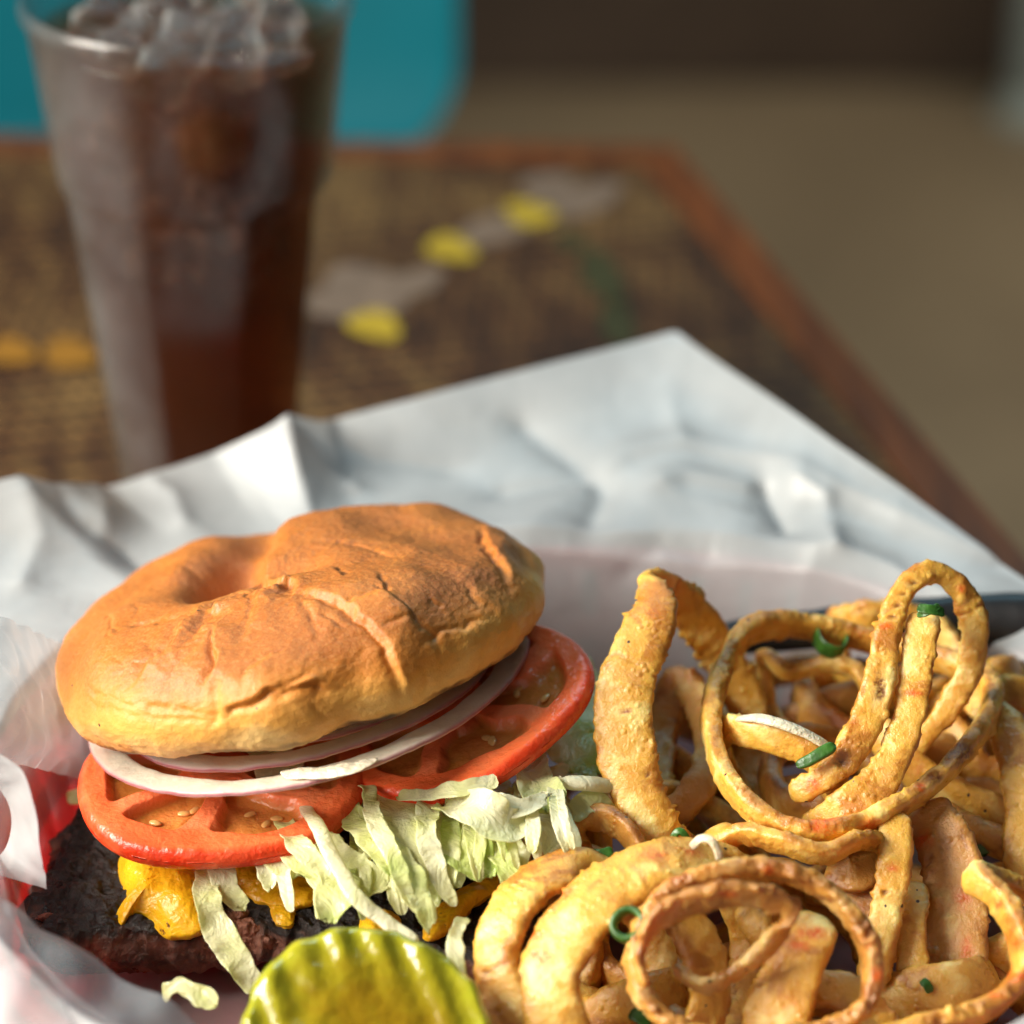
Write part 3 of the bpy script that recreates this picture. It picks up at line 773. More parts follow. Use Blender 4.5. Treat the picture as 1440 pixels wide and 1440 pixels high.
sect = sstep(0.0, 0.5, -np.cos(TT)) * sstep(-0.5, 0.1, -np.sin(TT))
rear = sstep(0.15, 0.55, np.sin(TT)) * sstep(-0.75, -0.3, np.cos(TT)) * sstep(0.36, 0.42, SS)
grease = np.clip((1 - sstep(0.54, 0.64, SS)) * (1 - 1.25 * rear) - 0.2 * sect * (1 - sstep(0.54, 0.64, SS)) + 0.5 * sect * sstep(0.54, 0.64, SS) * (1 - sstep(0.75, 0.95, SS)) + 0.5 * fbm(PV, 0.25, 2, 3) * (1 - rear), -0.3 * rear, 1).ravel()
pap = mesh_obj('paper_liner', Vp, FP, M_PAPER, None, {'grease': grease}, origin=(BC[0], BC[1], 0.4))
tag(pap, 'crumpled white waxed paper liner spread over the red basket', 'paper')

def patch(rows_, n_=70, m_=60, seed=0, amp=0.12, sc=0.8, thick=0.015):
    """smooth sheet through rows of control points (rows x cols x 3)"""
    A = np.array(rows_, float)
    B = np.array([catmull(r_, n_)[0] for r_ in A])            # rows -> n_
    Cc = np.array([catmull(B[:, j], m_)[0] for j in range(n_)])  # n_ x m_ x 3
    d = ridged(Cc, sc, seed) - 0.5
    N = nrm(np.cross(np.gradient(Cc, axis=0), np.gradient(Cc, axis=1)))
    Cc = Cc + N * (amp * d)[..., None]
    return Cc.reshape(-1, 3), grid_faces(n_, m_)
# left inner fold beside the bun, curled strip at the left edge, and the front left flap
V, F = patch([[U(-90, 845, 63.5), U(0, 868, 63.2), U(50, 888, 65.2), U(95, 908, 67.0)], [U(-90, 930, 61.5), U(0, 945, 61.5), U(70, 955, 64.6), U(118, 985, 66.8)],
              [U(-90, 1020, 60.5), U(10, 1030, 60.8), U(80, 1040, 64.0), U(135, 1060, 66.2)], [U(-90, 1085, 61), U(10, 1075, 61.6), U(70, 1085, 64.5), U(130, 1100, 66)]], seed=4, amp=0.10)
mesh_obj('folded_flap', V, F, M_PAPERG, pap)
V, F = patch([[U(-70, 1040, 59.8), U(-62, 1075, 60.4)], [U(-10, 1056, 59.6), U(-18, 1096, 60.6)], [U(34, 1088, 59.4), U(6, 1118, 60.8)], [U(50, 1150, 59.6), U(16, 1150, 61)], [U(58, 1200, 60), U(8, 1190, 61.4)], [U(66, 1250, 61), U(-20, 1225, 61.8)]], n_=30, m_=60, seed=2, amp=0.03)
mesh_obj('curled_strip', V, F, M_PAPER, pap)
V, F = patch([[U(-80, 1235, 58.5), U(0, 1256, 58.2), U(70, 1310, 58.0), U(150, 1370, 57.6), U(245, 1425, 57.2), U(330, 1490, 57)],
              [U(-80, 1290, 57.3), U(0, 1310, 57.0), U(60, 1355, 56.7), U(120, 1410, 56.4), U(200, 1470, 56.2), U(290, 1540, 56)],
              [U(-80, 1380, 56), U(0, 1390, 55.7), U(50, 1430, 55.5), U(100, 1480, 55.3), U(170, 1540, 55), U(240, 1600, 55)],
              [U(-80, 1500, 55.5), U(0, 1510, 55), U(50, 1540, 55), U(100, 1570, 54.8), U(150, 1620, 54.6), U(200, 1660, 54.5)]], n_=100, m_=80, seed=6, amp=0.20, sc=0.42)
mesh_obj('front_flap', V, F, M_PAPERG, pap)

# black handle across the back right
V, F, A = sweep([np.append(U(985, 905, 70.5), 0.55), np.append(U(1060, 893, 70.3), 0.7), np.append(U(1250, 878, 70), 0.95), np.append(U(1450, 870, 69.6), 1.05), np.append(U(1640, 872, 69.2), 1.0)], 1.25, 0.95, axis=UP, bump=0, m=28, step=0.15, p=2.4)
o = mesh_obj('cutlery_handle', V, F, M_BLACK)
tag(o, 'smooth black handle lying across the paper behind the onion rings', 'cutlery')

# ================================================================== BURGER
# ---- patty
pz = 2.55
po = [(42, 1286), (76, 1210), (118, 1138), (230, 1110), (420, 1085), (600, 1100), (740, 1180), (765, 1260), (700, 1330), (600, 1345), (500, 1338), (430, 1318), (340, 1300), (250, 1310), (170, 1308), (80, 1312)]
O3 = np.array([Z(x, y, pz + (0.12 if x < 200 else 0)) for x, y in po])
pat = thing('burger_patty', 'charred dark beef patty under the lettuce and tomato', 'patty', (*O3.mean(0)[:2], 0.9))
V, F, A = blob(O3, (0, 0, 1), 0.25, 1.35, 11, 110, 520, 0.16, 1.6, edge=6)
zrel = (V[:, 2] - (pz - 1.3)) / 1.3
d = fbm(V, 2.6, 4, 3)
N_ = np.zeros_like(V); cc = O3.mean(0); N_[:, :2] = nrm((V - cc)[:, :2])
rim = np.clip(A['tone'] - 0.85, 0, 0.2) / 0.2
V = V + N_ * (d * 0.22 * rim)[:, None] + np.array([0, 0, 1.0]) * (0.07 * fbm(V, 4.5, 3, 8))[:, None]
char = np.where(A['tone'] <= 1.0, 1.0, 0.42) - 0.55 * np.exp(-((A['tone'] - 0.99) / 0.02) ** 2) * 0.4
char = np.clip(char + 0.25 * fbm(V, 1.5, 3, 5), 0, 1.2)
mesh_obj('patty_body', V, F, M_PATTY, pat, {'char': char})
def px_blob(name, pts, mat, parent, normal, bulge, thick, D0=None, z=None, seed=0, rough=0.04, rs=2.5, nr=36, nt=140, edge=2.4):
    O = np.array([(Z(x, y, z) if z is not None else U(x, y, D0)) for x, y in pts])
    V, F, A = blob(O, normal, bulge, thick, seed, nr, nt, rough, rs, edge)
    return mesh_obj(name, V, F, mat, parent, A)
# melted cheese on the patty
V, F, A = blob(np.array([Z(172, 1200, 3.0), Z(200, 1176, 3.0), Z(262, 1200, 3.05), Z(300, 1240, 3.1), Z(305, 1275, 3.0), Z(285, 1306, 2.9), Z(240, 1314, 2.75), Z(212, 1292, 2.8), Z(190, 1284, 2.85), Z(170, 1302, 2.7), Z(163, 1284, 2.75), Z(178, 1262, 2.9), Z(168, 1230, 2.95)]),
               (0.0, -0.35, 0.93), 0.55, 0.35, 3, 60, 240, 0.07, 1.2, edge=3.0)
ch_ = mesh_obj('melted_cheese', V, F, M_CHEESE, pat, A)
for pts, z, b, sd in (([(325, 1205), (400, 1196), (470, 1225), (475, 1260), (440, 1268), (395, 1275), (340, 1250)], 2.95, 0.28, 5), ([(385, 1262), (410, 1268), (412, 1298), (390, 1300), (380, 1282)], 2.8, 0.22, 6),
                      ([(598, 1312), (606, 1285), (640, 1255), (690, 1228), (715, 1215), (705, 1245), (665, 1275), (640, 1300), (612, 1316)], 3.0, 0.25, 7), ([(510, 1290), (540, 1278), (562, 1290), (545, 1315), (520, 1318)], 2.85, 0.2, 8),
                      ([(540, 1330), (575, 1326), (590, 1345), (550, 1350)], 2.6, 0.15, 9)):
    px_blob('melted_cheese', pts, M_CHEESE, pat, (0, -0.4, 0.9), b, 0.25, z=z, seed=sd, rough=0.09, rs=1.8)
# loose browned meat lumps at the front edge
for (x, y, r_, sd) in ((350, 1312, 34, 1), (405, 1308, 38, 2), (370, 1330, 26, 3), (480, 1310, 30, 4), (430, 1325, 30, 5), (110, 1318, 28, 6), (240, 1330, 30, 7), (190, 1325, 26, 8), (330, 1290, 22, 9), (290, 1325, 26, 10), (70, 1296, 18, 11)):
    pts = [(x + r_ * math.cos(a) * (1 + 0.25 * math.sin(3 * a + sd)), y + 0.72 * r_ * math.sin(a)) for a in np.linspace(0, 6.28, 9)[:-1]]
    O = np.array([U(*q, depth_at(1318, 2.0) - 0.25) for q in pts])
    V, F, A = blob(O, cv(0, 0.35, 0.9), 0.30, 0.5, sd, 30, 90, 0.16, 2.4)
    mesh_obj('meat_lump', V, F, M_PATTY, pat, {'char': np.clip(0.18 + 0.5 * fbm(V, 1.3, 2, sd + 4), 0, 0.9)})

# ---- lettuce
GL = 'shredded lettuce in the burger'
def shred(pts, w, green, label, face=(0.1, 0.55, 0.8), seed=0, cup=0.10, ruffle=0.10, t=0.07, gend=None, twist=None, group=GL):
    """pts: (px, py, depth[, width factor])"""
    C = np.array([np.append(U(q[0], q[1], q[2]), q[3] if len(q) > 3 else 1.0) for q in pts])
    ruffle *= 0.72; w *= 0.86
    V, F, A = sweep(C, w, t, face=cv(*face), seed=seed, p=2.2, step=0.05, m=34, bump=0, cup=cup, ruffle=ruffle, twist=twist)
    g1 = green if gend is None else gend
    A['green'] = green + (g1 - green) * A['along'] + 0.30 * fbm(V, 0.9, 2, seed + 50) - 0.05
    o = mesh_obj('lettuce_shred', V, F, M_LET, None, {'green': A['green']})
    return tag(o, label, 'lettuce', group)
LD = 62.6
shred([(300, 1175, 63.6, .9), (308, 1215, 62.3, 1), (318, 1252, 61.9, .8), (345, 1282, 61.7, .5)], 0.75, 0.18, 'short pale lettuce strip hanging beside the melted cheese lump', seed=1)
shred([(292, 1225, 62.4, .7), (290, 1262, 61.5, 1), (305, 1305, 61.2, 1.0), (335, 1355, 60.9, 1), (365, 1400, 60.8, .6)], 0.72, 0.25, 'long drooping lettuce strip reaching from the cheese down to the pink paper', seed=2, gend=0.32)
shred([(425, 1130, 63.2, .8), (448, 1165, 61.5, .9), (492, 1250, 60.4, 1), (540, 1295, 60.2, .9), (588, 1328, 60.0, .8)], 0.42, 0.06, 'long thin white lettuce stem running down to the pickle', seed=3, t=0.16, cup=0.0, ruffle=0.04)
shred([(400, 1165, 63.0, .7), (440, 1200, 61.8, 1.2), (490, 1235, 61.3, 1.2), (540, 1245, 61.2, .5)], 1.15, 0.28, 'broad yellowish lettuce leaf beneath the front tomato slice', seed=4, ruffle=0.16)
shred([(490, 1225, 61.2, .9), (470, 1262, 60.7, 1.1), (458, 1302, 60.5, .4)], 0.85, 0.42, 'small light green leaf tip lying over the dark meat', seed=5)
shred([(480, 1130, 63.4, .8), (525, 1180, 61.5, 1.1), (575, 1235, 60.7, .9), (597, 1275, 60.4, .6), (604, 1312, 60.3, .35)], 0.85, 0.33, 'yellow green lettuce strip with a thin curled tail above the pickle', seed=6, ruffle=0.12)
shred([(545, 1110, 63.6, 1), (565, 1170, 61.6, 1.05), (585, 1230, 61.0, 1.05), (602, 1285, 60.8, .5)], 1.25, 0.20, 'wide pale translucent lettuce leaf hanging under the joint of the tomato slices', seed=7, gend=0.36, ruffle=0.09)
shred([(575, 1140, 63.6, 1), (610, 1195, 62.2, 1.1), (640, 1250, 61.8, .7)], 1.0, 0.3, 'pale lettuce strip tucked behind the wide translucent leaf', seed=8)
shred([(610, 1140, 63.2, .8), (645, 1185, 61.6, 1.2), (690, 1232, 61.1, .5)], 1.35, 0.66, 'bright green lettuce piece with a pointed lower corner', seed=9, ruffle=0.14)
shred([(625, 1135, 62.4, .8), (670, 1140, 61.4, 1.1), (710, 1162, 61.3, 1.0), (748, 1158, 61.8, .5)], 0.95, 0.08, 'thick white curled lettuce rib above the green piece', seed=10, cup=0.25, ruffle=0.15, t=0.12)
shred([(705, 1150, 62.4, 1), (718, 1200, 61.5, 1), (735, 1240, 61.4, .6)], 0.8, 0.22, 'pale ruffled lettuce strip next to the bright green piece', seed=11, ruffle=0.2)
shred([(765, 1125, 63.2, .9), (785, 1170, 62.0, 1.05), (795, 1215, 61.6, .9)], 1.0, 0.12, 'square white lettuce piece above the left onion ring', seed=12, ruffle=0.1)
shred([(740, 1060, 64.2, .8), (752, 1100, 62.8, 1.1), (770, 1138, 62.2, .9)], 1.05, 0.30, 'rounded translucent lettuce leaf below the right tomato slice', seed=13, cup=0.2, ruffle=0.12, gend=0.5)
shred([(785, 1100, 62.8, .9), (825, 1102, 62.8, 1), (868, 1106, 63.2, .8)], 0.38, 0.05, 'short white lettuce stick between tomato and tall onion ring', seed=14, t=0.3, cup=0, ruffle=0.03)
shred([(775, 1000, 66.2, .9), (805, 1050, 65, 1.2), (840, 1090, 64.2, .9)], 1.2, 0.5, 'olive lettuce strip in shade beside the right tomato slice', seed=15, ruffle=0.14)
shred([(790, 920, 68, .9), (822, 980, 66.8, 1.2), (850, 1060, 65.6, .9)], 1.1, 0.38, 'yellowish blurred lettuce strip behind the right tomato slice', seed=16, ruffle=0.14)
shred([(652, 1290, 60.8, .8), (640, 1325, 60.0, 1), (650, 1385, 59.3, .8)], 0.42, 0.2, 'narrow pale lettuce strip between the pickle and the onion rings', seed=17)
shred([(228, 1398, 60.2, .6), (255, 1386, 60.0, 1.0), (285, 1402, 59.8, .9), (305, 1416, 59.7, .5)], 0.5, 0.35, 'limp lettuce scrap lying on the pink paper left of the pickle', seed=18, ruffle=0.2)
shred([(95, 1125, 66.2, .8), (125, 1118, 66.2, 1), (150, 1130, 66.2, .7)], 0.5, 0.36, 'small lettuce scrap behind the left end of the tomato', seed=19)
shred([(800, 1150, 62.6, .8), (830, 1130, 62.8, 1), (865, 1150, 63.0, .7)], 0.7, 0.4, 'olive lettuce piece at the foot of the tall onion ring', seed=20)
shred([(355, 1180, 63.5, .9), (390, 1205, 62.0, 1.1), (430, 1235, 61.6, .6)], 0.85, 0.15, 'pale lettuce chip lying on the crumbled cheese', seed=21)
shred([(690, 1095, 63.8, 1), (700, 1125, 62.6, 1), (720, 1150, 62.2, .7)], 0.9, 0.3, 'pale green lettuce fold right under the right tomato slice', seed=22, ruffle=0.16)
shred([(805, 1195, 61.6, .8), (760, 1230, 61.2, 1), (735, 1262, 61.0, .6)], 0.6, 0.25, 'lettuce end peeking out over the left onion ring', seed=23)
shred([(515, 1105, 63.2, .8), (530, 1160, 61.4, 1), (560, 1225, 60.6, .9), (575, 1262, 60.4, .5)], 0.5, 0.2, 'slim lettuce strip left of the wide translucent leaf', seed=24)
shred([(605, 1115, 63.2, .9), (600, 1170, 61.4, 1), (618, 1235, 60.9, .8), (640, 1275, 60.7, .5)], 0.55, 0.15, 'slim whitish lettuce strip between wide leaf and bright green piece', seed=25)
shred([(395, 1150, 63.0, .8), (420, 1190, 61.4, 1), (455, 1225, 61.0, .8), (470, 1262, 60.8, .5)], 0.6, 0.3, 'yellowish lettuce strip dropping over the crumbled cheese', seed=26)
shred([(655, 1108, 63.0, .9), (690, 1130, 61.8, 1), (735, 1135, 61.6, 1), (770, 1120, 62.0, .6)], 0.6, 0.1, 'pale lettuce strip lying sideways under the right tomato slice', seed=27)
shred([(690, 1190, 61.6, .9), (715, 1225, 61.0, 1), (722, 1265, 60.8, .5)], 0.65, 0.4, 'light green lettuce tip above the strip of melted cheese', seed=28)
shred([(560, 1120, 62.6, .8), (640, 1112, 61.9, 1), (700, 1098, 62.0, .8)], 0.45, 0.22, 'narrow lettuce shred following the lower rim of the right tomato slice', seed=29)
shred([(350, 1190, 63.0, .8), (372, 1215, 61.9, 1), (380, 1250, 61.6, .6)], 0.6, 0.1, 'small white lettuce strip right of the melted cheese lump', seed=30)
rnd = random.Random(3)
for i in range(22):
    x = 400 + i * 18.5 + rnd.uniform(-8, 8); y0 = 1208 - max(0, x - 430) * 0.24 + rnd.uniform(-8, 8); l = rnd.uniform(55, 105); dx = rnd.uniform(-22, 40)
    shred([(x, y0 - 25, 63.0, .8), (x + dx * .3, y0 + l * .3, 61.6, 1), (x + dx * .7, y0 + l * .7, 61.1, .9), (x + dx, y0 + l, 61.0, .5)], rnd.uniform(0.22, 0.5), rnd.uniform(0.0, 0.5),
          'thin fresh lettuce shred hanging in the pile below the tomato slices', seed=80 + i, ruffle=0.07, face=(rnd.uniform(-.3, .3), 0.45, 0.85))
rnd = random.Random(11)
for i in range(30):
    x = 330 + rnd.random() * 470; y = 1085 + rnd.random() * 85 + (25 if 450 < x < 700 else 0); D = 64.2 + rnd.random() * 2.2
    a = rnd.uniform(-0.9, 1.2); l = 60 + 50 * rnd.random()
    shred([(x - l * math.cos(a) / 2, y - l * math.sin(a) / 2, D + .2, .8), (x, y, D - .3, 1.1), (x + l * math.cos(a) / 2, y + l * math.sin(a) / 2, D, .7)], 0.8 + 0.5 * rnd.random(), 0.1 + 0.4 * rnd.random(),
          'pale lettuce shred packed inside the burger beneath the tomato slices', face=(rnd.uniform(-.4, .4), 0.6, 0.7), seed=40 + i, ruffle=0.18)

# ---- tomato slices
def tomato(name_label, c, N, X0, R_, thick, seed, spokes, rot):
    N = nrm(N); X = nrm(X0 - (X0 @ N) * N); Y = np.cross(N, X)
    nr, nt = 120, 360
    r = np.concatenate([np.linspace(0, 0.93, nr - 14), 0.93 + 0.07 * np.sin(np.linspace(0.1, 1, 14) * math.pi / 2)])
    a = np.linspace(0, 2 * math.pi, nt, endpoint=False)
    RR, AA = np.meshgrid(r, a, indexing='ij')
    lob = 1 + 0.025 * np.sin(3 * AA + seed) + 0.015 * np.sin(5 * AA + 2 * seed)
    q = np.stack([RR * np.cos(AA), RR * np.sin(AA), np.full_like(RR, seed)], -1)
    warp = 0.17 * fbm(q, 2.2, 2, seed)
    ph = ((AA + rot + warp * 1.2) / (2 * math.pi) * spokes) % 1.0
    sp = np.abs(ph - 0.5) * 2                                     # 1 on a spoke, 0 mid cavity
    wall = 1 - sstep(0.74, 0.81, RR + warp * 0.3)
    core = sstep(0.20, 0.30, RR + warp)
    cav = wall * core * (1 - sstep(0.52, 0.74, sp + 0.10 * (0.5 - RR)))
    top = -0.48 * cav * thick + 0.02 * fbm(q, 6, 3, seed)
    edge_round = -thick * 0.5 * (1 - np.sqrt(np.clip(1 - np.clip((RR - 0.93) / 0.07, 0, 1) ** 2, 0, 1)))
    H_ = thick / 2 + top + edge_round
    gel = cav * 0.05 * fbm(q, 5, 2, seed + 2)
    P = c + (RR * R_ * lob)[..., None] * (np.cos(AA)[..., None] * X + np.sin(AA)[..., None] * Y) + N * (H_ + gel)[..., None]
    Pb = c + (RR * R_ * lob)[..., None] * (np.cos(AA)[..., None] * X + np.sin(AA)[..., None] * Y) - N * (thick / 2 + edge_round)[..., None]
    V = np.concatenate([P.reshape(-1, 3), Pb.reshape(-1, 3)[::1]])
    F = grid_faces(nr, nt, False, True) + [f[::-1] for f in grid_faces(nr, nt, False, True, off=nr * nt)]
    k_ = (nr - 1) * nt
    F += [[k_ + j, nr * nt + k_ + j, nr * nt + k_ + (j + 1) % nt, k_ + (j + 1) % nt] for j in range(nt)]
    flesh = np.array([0.90, 0.155, 0.045]); gelc = np.array([0.50, 0.19, 0.035]); skin = np.array([0.82, 0.045, 0.008]); pale = np.array([0.93, 0.32, 0.15])
    pm = (1 - sstep(0.0, 0.35, RR)) * 0.8 + 0.45 * sstep(0.3, 0.9, sp) * wall * core
    colr = flesh + (pale - flesh) * np.clip(pm, 0, 1)[..., None]
    colr = colr + (gelc - colr) * cav[..., None]
    colr = colr + (skin - colr) * sstep(0.93, 0.99, RR)[..., None]
    colb = np.where((RR > 0.93)[..., None], skin, flesh)
    o = mesh_obj('tomato_slice', V, F, M_TOM, None, {'col': np.concatenate([colr.reshape(-1, 3), colb.reshape(-1, 3)])})
    tag(o, name_label, 'tomato slice', 'tomato slices on the burger')
    # seeds in the cavities
    rs = random.Random(seed)
    cnt = 0
    for s_ in range(spokes):
        for j in range(3):
            aa = (s_ + 0.5 + rs.uniform(-.2, .2)) / spokes * 2 * math.pi - rot; rr = rs.uniform(0.40, 0.68)
            pc_ = c + R_ * rr * (math.cos(aa) * X + math.sin(aa) * Y) + N * (thick / 2 - 0.42 * thick)
            u_ = np.linspace(0, math.pi, 9); v_ = np.linspace(0, 2 * math.pi, 12, endpoint=False)
            A_, B_ = np.meshgrid(u_, v_, indexing='ij'); dr = rs.uniform(0, 6.28)
            lx = np.cos(A_) * 0.15; ly = np.sin(A_) * np.cos(B_) * 0.09; lz = np.sin(A_) * np.sin(B_) * 0.05
            Q = pc_ + (lx * math.cos(dr) - ly * math.sin(dr))[..., None] * X + (lx * math.sin(dr) + ly * math.cos(dr))[..., None] * Y + lz[..., None] * N
            mesh_obj('seed', Q.reshape(-1, 3), grid_faces(9, 12, False, True), M_SEED, o)
    return o
tomato('front tomato slice with open seed pockets hanging over the patty', U(315, 1094, 64.2), cv(-0.02, 0.86, 0.50), RIGHT, 3.28, 0.58, 3, 6, 0.55)
tomato('right tomato slice sticking out past the raised side of the bun', U(652, 1000, 64.9), cv(-0.34, 0.80, 0.50), nrm(RIGHT + 0.35 * UP), 3.05, 0.52, 8, 5, 0.9)

# ---- bun frame
BUN_C = U(434, 931, 66.2)
BN = cv(-0.215, 0.935, 0.275)
BX = nrm(RIGHT - (RIGHT @ BN) * BN); BY = np.cross(BN, BX)     # BY points away from the camera
BR = 5.72

# ---- red onion slice: concentric rings, each its own part
oc = U(434, 964, 65.9)
ON = cv(-0.19, 0.915, 0.335)
OX = nrm(RIGHT - (RIGHT @ ON) * ON); OY = np.cross(ON, OX)
on = thing('onion_slice', 'red onion slice of pale nested rings between bun and tomato', 'onion', oc - ON * 0.3)
for i, (r0, r1, dz_, sx_) in enumerate(((4.55, 5.20, -0.03, 0.0), (3.62, 4.22, 0.02, 0.1), (2.90, 3.35, 0.03, 0.1), (2.5, 3.1, 0.05, 0.1), (1.7, 2.3, 0.05, 0.1))):
    nt = 300; a = np.linspace(0, 2 * math.pi, nt, endpoint=False)
    m_ = 28; b = np.linspace(0, 2 * math.pi, m_, endpoint=False)
    AA, BB_ = np.meshgrid(a, b, indexing='ij')
    sxx = np.sign(np.cos(BB_)) * np.abs(np.cos(BB_)) ** (2 / 3.2); syy = np.sign(np.sin(BB_)) * np.abs(np.sin(BB_)) ** (2 / 3.2)
    wob = 0.10 * np.sin(2 * AA + i) + 0.06 * np.sin(3 * AA + 2 * i)
    rr = (r0 + r1) / 2 + wob + (r1 - r0) / 2 * sxx
    droop = -0.05 * np.clip(np.cos(AA - 4.9), 0, 1) ** 2 * (i < 2)
    hh = dz_ + droop + 0.09 * syy
    P = oc + (rr * np.cos(AA))[..., None] * OX + (rr * np.sin(AA))[..., None] * OY + hh[..., None] * ON
    P = P + 0.03 * fbm(P, 1.6, 2, i)[..., None] * ON
    tone = np.where(sxx > 0, np.abs(sxx), 0.55 * np.abs(sxx)) ** 3
    mesh_obj('ring', P.reshape(-1, 3), [f[::-1] for f in grid_faces(nt, m_, True, True)], M_ONION, on, {'tone': tone.ravel()})
def on_plane(px, py, h):
    d = U(px, py, 1.0) - EYE; t = ((oc + ON * h - EYE) @ ON) / (d @ ON); return EYE + d * t
for pts, b, sd in (([(398, 1084), (430, 1080), (462, 1079), (500, 1071), (528, 1066), (508, 1082), (470, 1092), (430, 1094), (405, 1094)], 0.12, 2),):
    O = np.array([on_plane(*q, 0.07) for q in pts])
    V, F, A = blob(O, ON, b * 0.35, 0.03, sd, 40, 140, 0.03, 2.6, edge=4)
    mesh_obj('mayonnaise', V, F, M_MAYO, on)

# ---- bun
bun = thing('bun_top', 'golden brown dimpled top bun with wrinkled crust', 'bun', BUN_C)
prof = np.array([(5.10, 0.0), (5.32, 0.06), (5.50, 0.28), (5.66, 0.66), (5.72, 1.10), (5.62, 1.62), (5.36, 2.14), (4.92, 2.60), (4.3, 2.93), (3.5, 3.14), (2.6, 3.22), (1.6, 3.22), (0.7, 3.2), (0.0, 3.2)])
pr, _ = catmull(prof * np.array([1, 0.82]), 250)
nt = 640; a = np.linspace(0, 2 * math.pi, nt, endpoint=False)
RRp = pr[:, 0][:, None]; ZZp = pr[:, 1][:, None]
lob = 1 + 0.012 * np.sin(2 * a + 0.5) + 0.012 * np.sin(3 * a + 1.0)
lx = RRp * lob * np.cos(a); ly = RRp * lob * np.sin(a); lz = np.broadcast_to(ZZp, lx.shape)
Pb = BUN_C + lx[..., None] * BX + ly[..., None] * BY + lz[..., None] * BN
dpr = np.gradient(pr, axis=0); nr_ = nrm(np.c_[dpr[:, 1], -dpr[:, 0]])
nor = nr_[:, 0][:, None, None] * (np.cos(a)[None, :, None] * BX + np.sin(a)[None, :, None] * BY) + nr_[:, 1][:, None, None] * BN
Fb = grid_faces(len(pr), nt, False, True)
V0 = Pb.reshape(-1, 3); NN = nor.reshape(-1, 3)
bvb = BVHTree.FromPolygons(V0.tolist(), Fb)
disp = 0.15 * fbm(V0, 0.42, 2, 1) + 0.028 * fbm(V0, 1.2, 2, 2)
move = np.zeros_like(V0)
WARP = np.stack([fbm(V0, 1.6, 3, 31), fbm(V0, 1.6, 3, 32), fbm(V0, 1.6, 3, 33)], -1) * 0.12
def bpoly(pts): 
    c_, _ = catmull([cast(bvb, *q) for q in pts], 24); return c_
def fade(t): return np.clip(np.minimum(t, 1 - t) * 5 + 0.25, 0, 1)
def groove(pts, dep, sg, ends=True):
    global disp
    d, t, v = seg_dist(V0 + WARP, bpoly(pts)); w_ = fade(t) if ends else 1
    wob = 1 + 0.35 * fbm(V0, 3.0, 2, len(pts))
    disp = disp - dep * w_ * np.exp(-(d / (sg * wob)) ** 2)
def step_(pts, h, sg, up, wide):
    """a fold: the side towards screen direction `up` stands higher and rolls over the other"""
    global disp, move
    d, t, v = seg_dist(V0 + WARP, bpoly(pts)); side = v @ nrm(up[0] * RIGHT - up[1] * UP)
    w_ = fade(t)
    sm = sstep(-0.03, 0.13, side)
    disp = disp + h * w_ * (sm * np.exp(-(d / wide) ** 2) - (1 - sm) * 0.9 * np.exp(-(d / sg) ** 2))
def dent_at(x, y, dep, rx, ry, ang=0.0, e=2.0):
    # dent given in the bun's own plane (cm from its centre, y away from the front)
    global disp
    ca_, sa_ = math.cos(ang), math.sin(ang); qx = (V0 - BUN_C) @ BX - x; qy = (V0 - BUN_C) @ BY - y
    r2 = ((qx * ca_ + qy * sa_) / rx) ** 2 + ((-qx * sa_ + qy * ca_) / ry) ** 2
    up_ = sstep(0.6, 1.6, (V0 - BUN_C) @ BN)
    disp = disp - dep * np.exp(-r2 ** (e / 2)) * up_
def dent(px, py, dep, rx, ry, ang=0.0, e=2.0):
    global disp
    c_ = cast(bvb, px, py); X_ = nrm(math.cos(ang) * BX + math.sin(ang) * BY); Y_ = np.cross(BN, X_)
    q = V0 - c_; r2 = (q @ X_ / rx) ** 2 + (q @ Y_ / ry) ** 2 + (q @ BN / 2.5) ** 2
    disp = disp - dep * np.exp(-r2 ** (e / 2))
dent_at(-1.40, 0.30, 1.30, 0.80, 1.4, -0.15, 2.6)
dent_at(4.7, 0.5, 0.45, 1.6, 3.2)
dent_at(-1.3, -1.5, 0.14, 1.6, 0.7)
dent_at(-0.95, 2.6, 0.75, 0.75, 2.0, -0.15, 2.2)
dent_at(-2.7, 0.2, 0.35, 1.3, 1.2)
dent_at(0.2, -1.1, 0.20, 1.0, 0.45, -0.2)
dent_at(2.7, 1.2, 0.40, 1.3, 1.5, 0.3)
dent_at(0.9, 1.8, -0.35, 1.5, 1.5)
dent_at(-1.2, -2.6, -0.08, 1.4, 1.1)
dent(470, 905, 0.10, 0.9, 1.0)
dent(395, 945, -0.10, 0.9, 0.8)
step_([(386, 744), (378, 772), (366, 798), (376, 816), (415, 834)], 0.16, 0.22, (1, 0.25), 0.9)
step_([(262, 905), (282, 872), (305, 848), (345, 828), (385, 828), (418, 838)], 0.13, 0.22, (0.3, 1), 0.9)
step_([(418, 836), (470, 848), (512, 876), (541, 908), (552, 938), (562, 972)], 0.10, 0.14, (1, -0.6), 1.0)
step_([(528, 806), (545, 826), (575, 862), (606, 890), (616, 915), (622, 940)], 0.05, 0.08, (-0.8, 0.6), 0.8)
step_([(470, 796), (482, 805), (488, 815)], 0.05, 0.08, (-1, 0.2), 0.4)
step_([(304, 880), (301, 905), (299, 932), (288, 958)], 0.13, 0.13, (1, 0.1), 0.5)
step_([(262, 866), (247, 880), (232, 902), (210, 926), (192, 950)], 0.09, 0.18, (1, 0.5), 0.6)
groove([(262, 862), (225, 868), (190, 872), (170, 880)], 0.07, 0.14)
step_([(684, 722), (700, 756), (716, 790), (722, 815)], 0.10, 0.16, (1, -0.3), 0.7)
step_([(320, 1004), (360, 986), (395, 973), (440, 963), (470, 972)], 0.09, 0.12, (0, -1), 0.6)
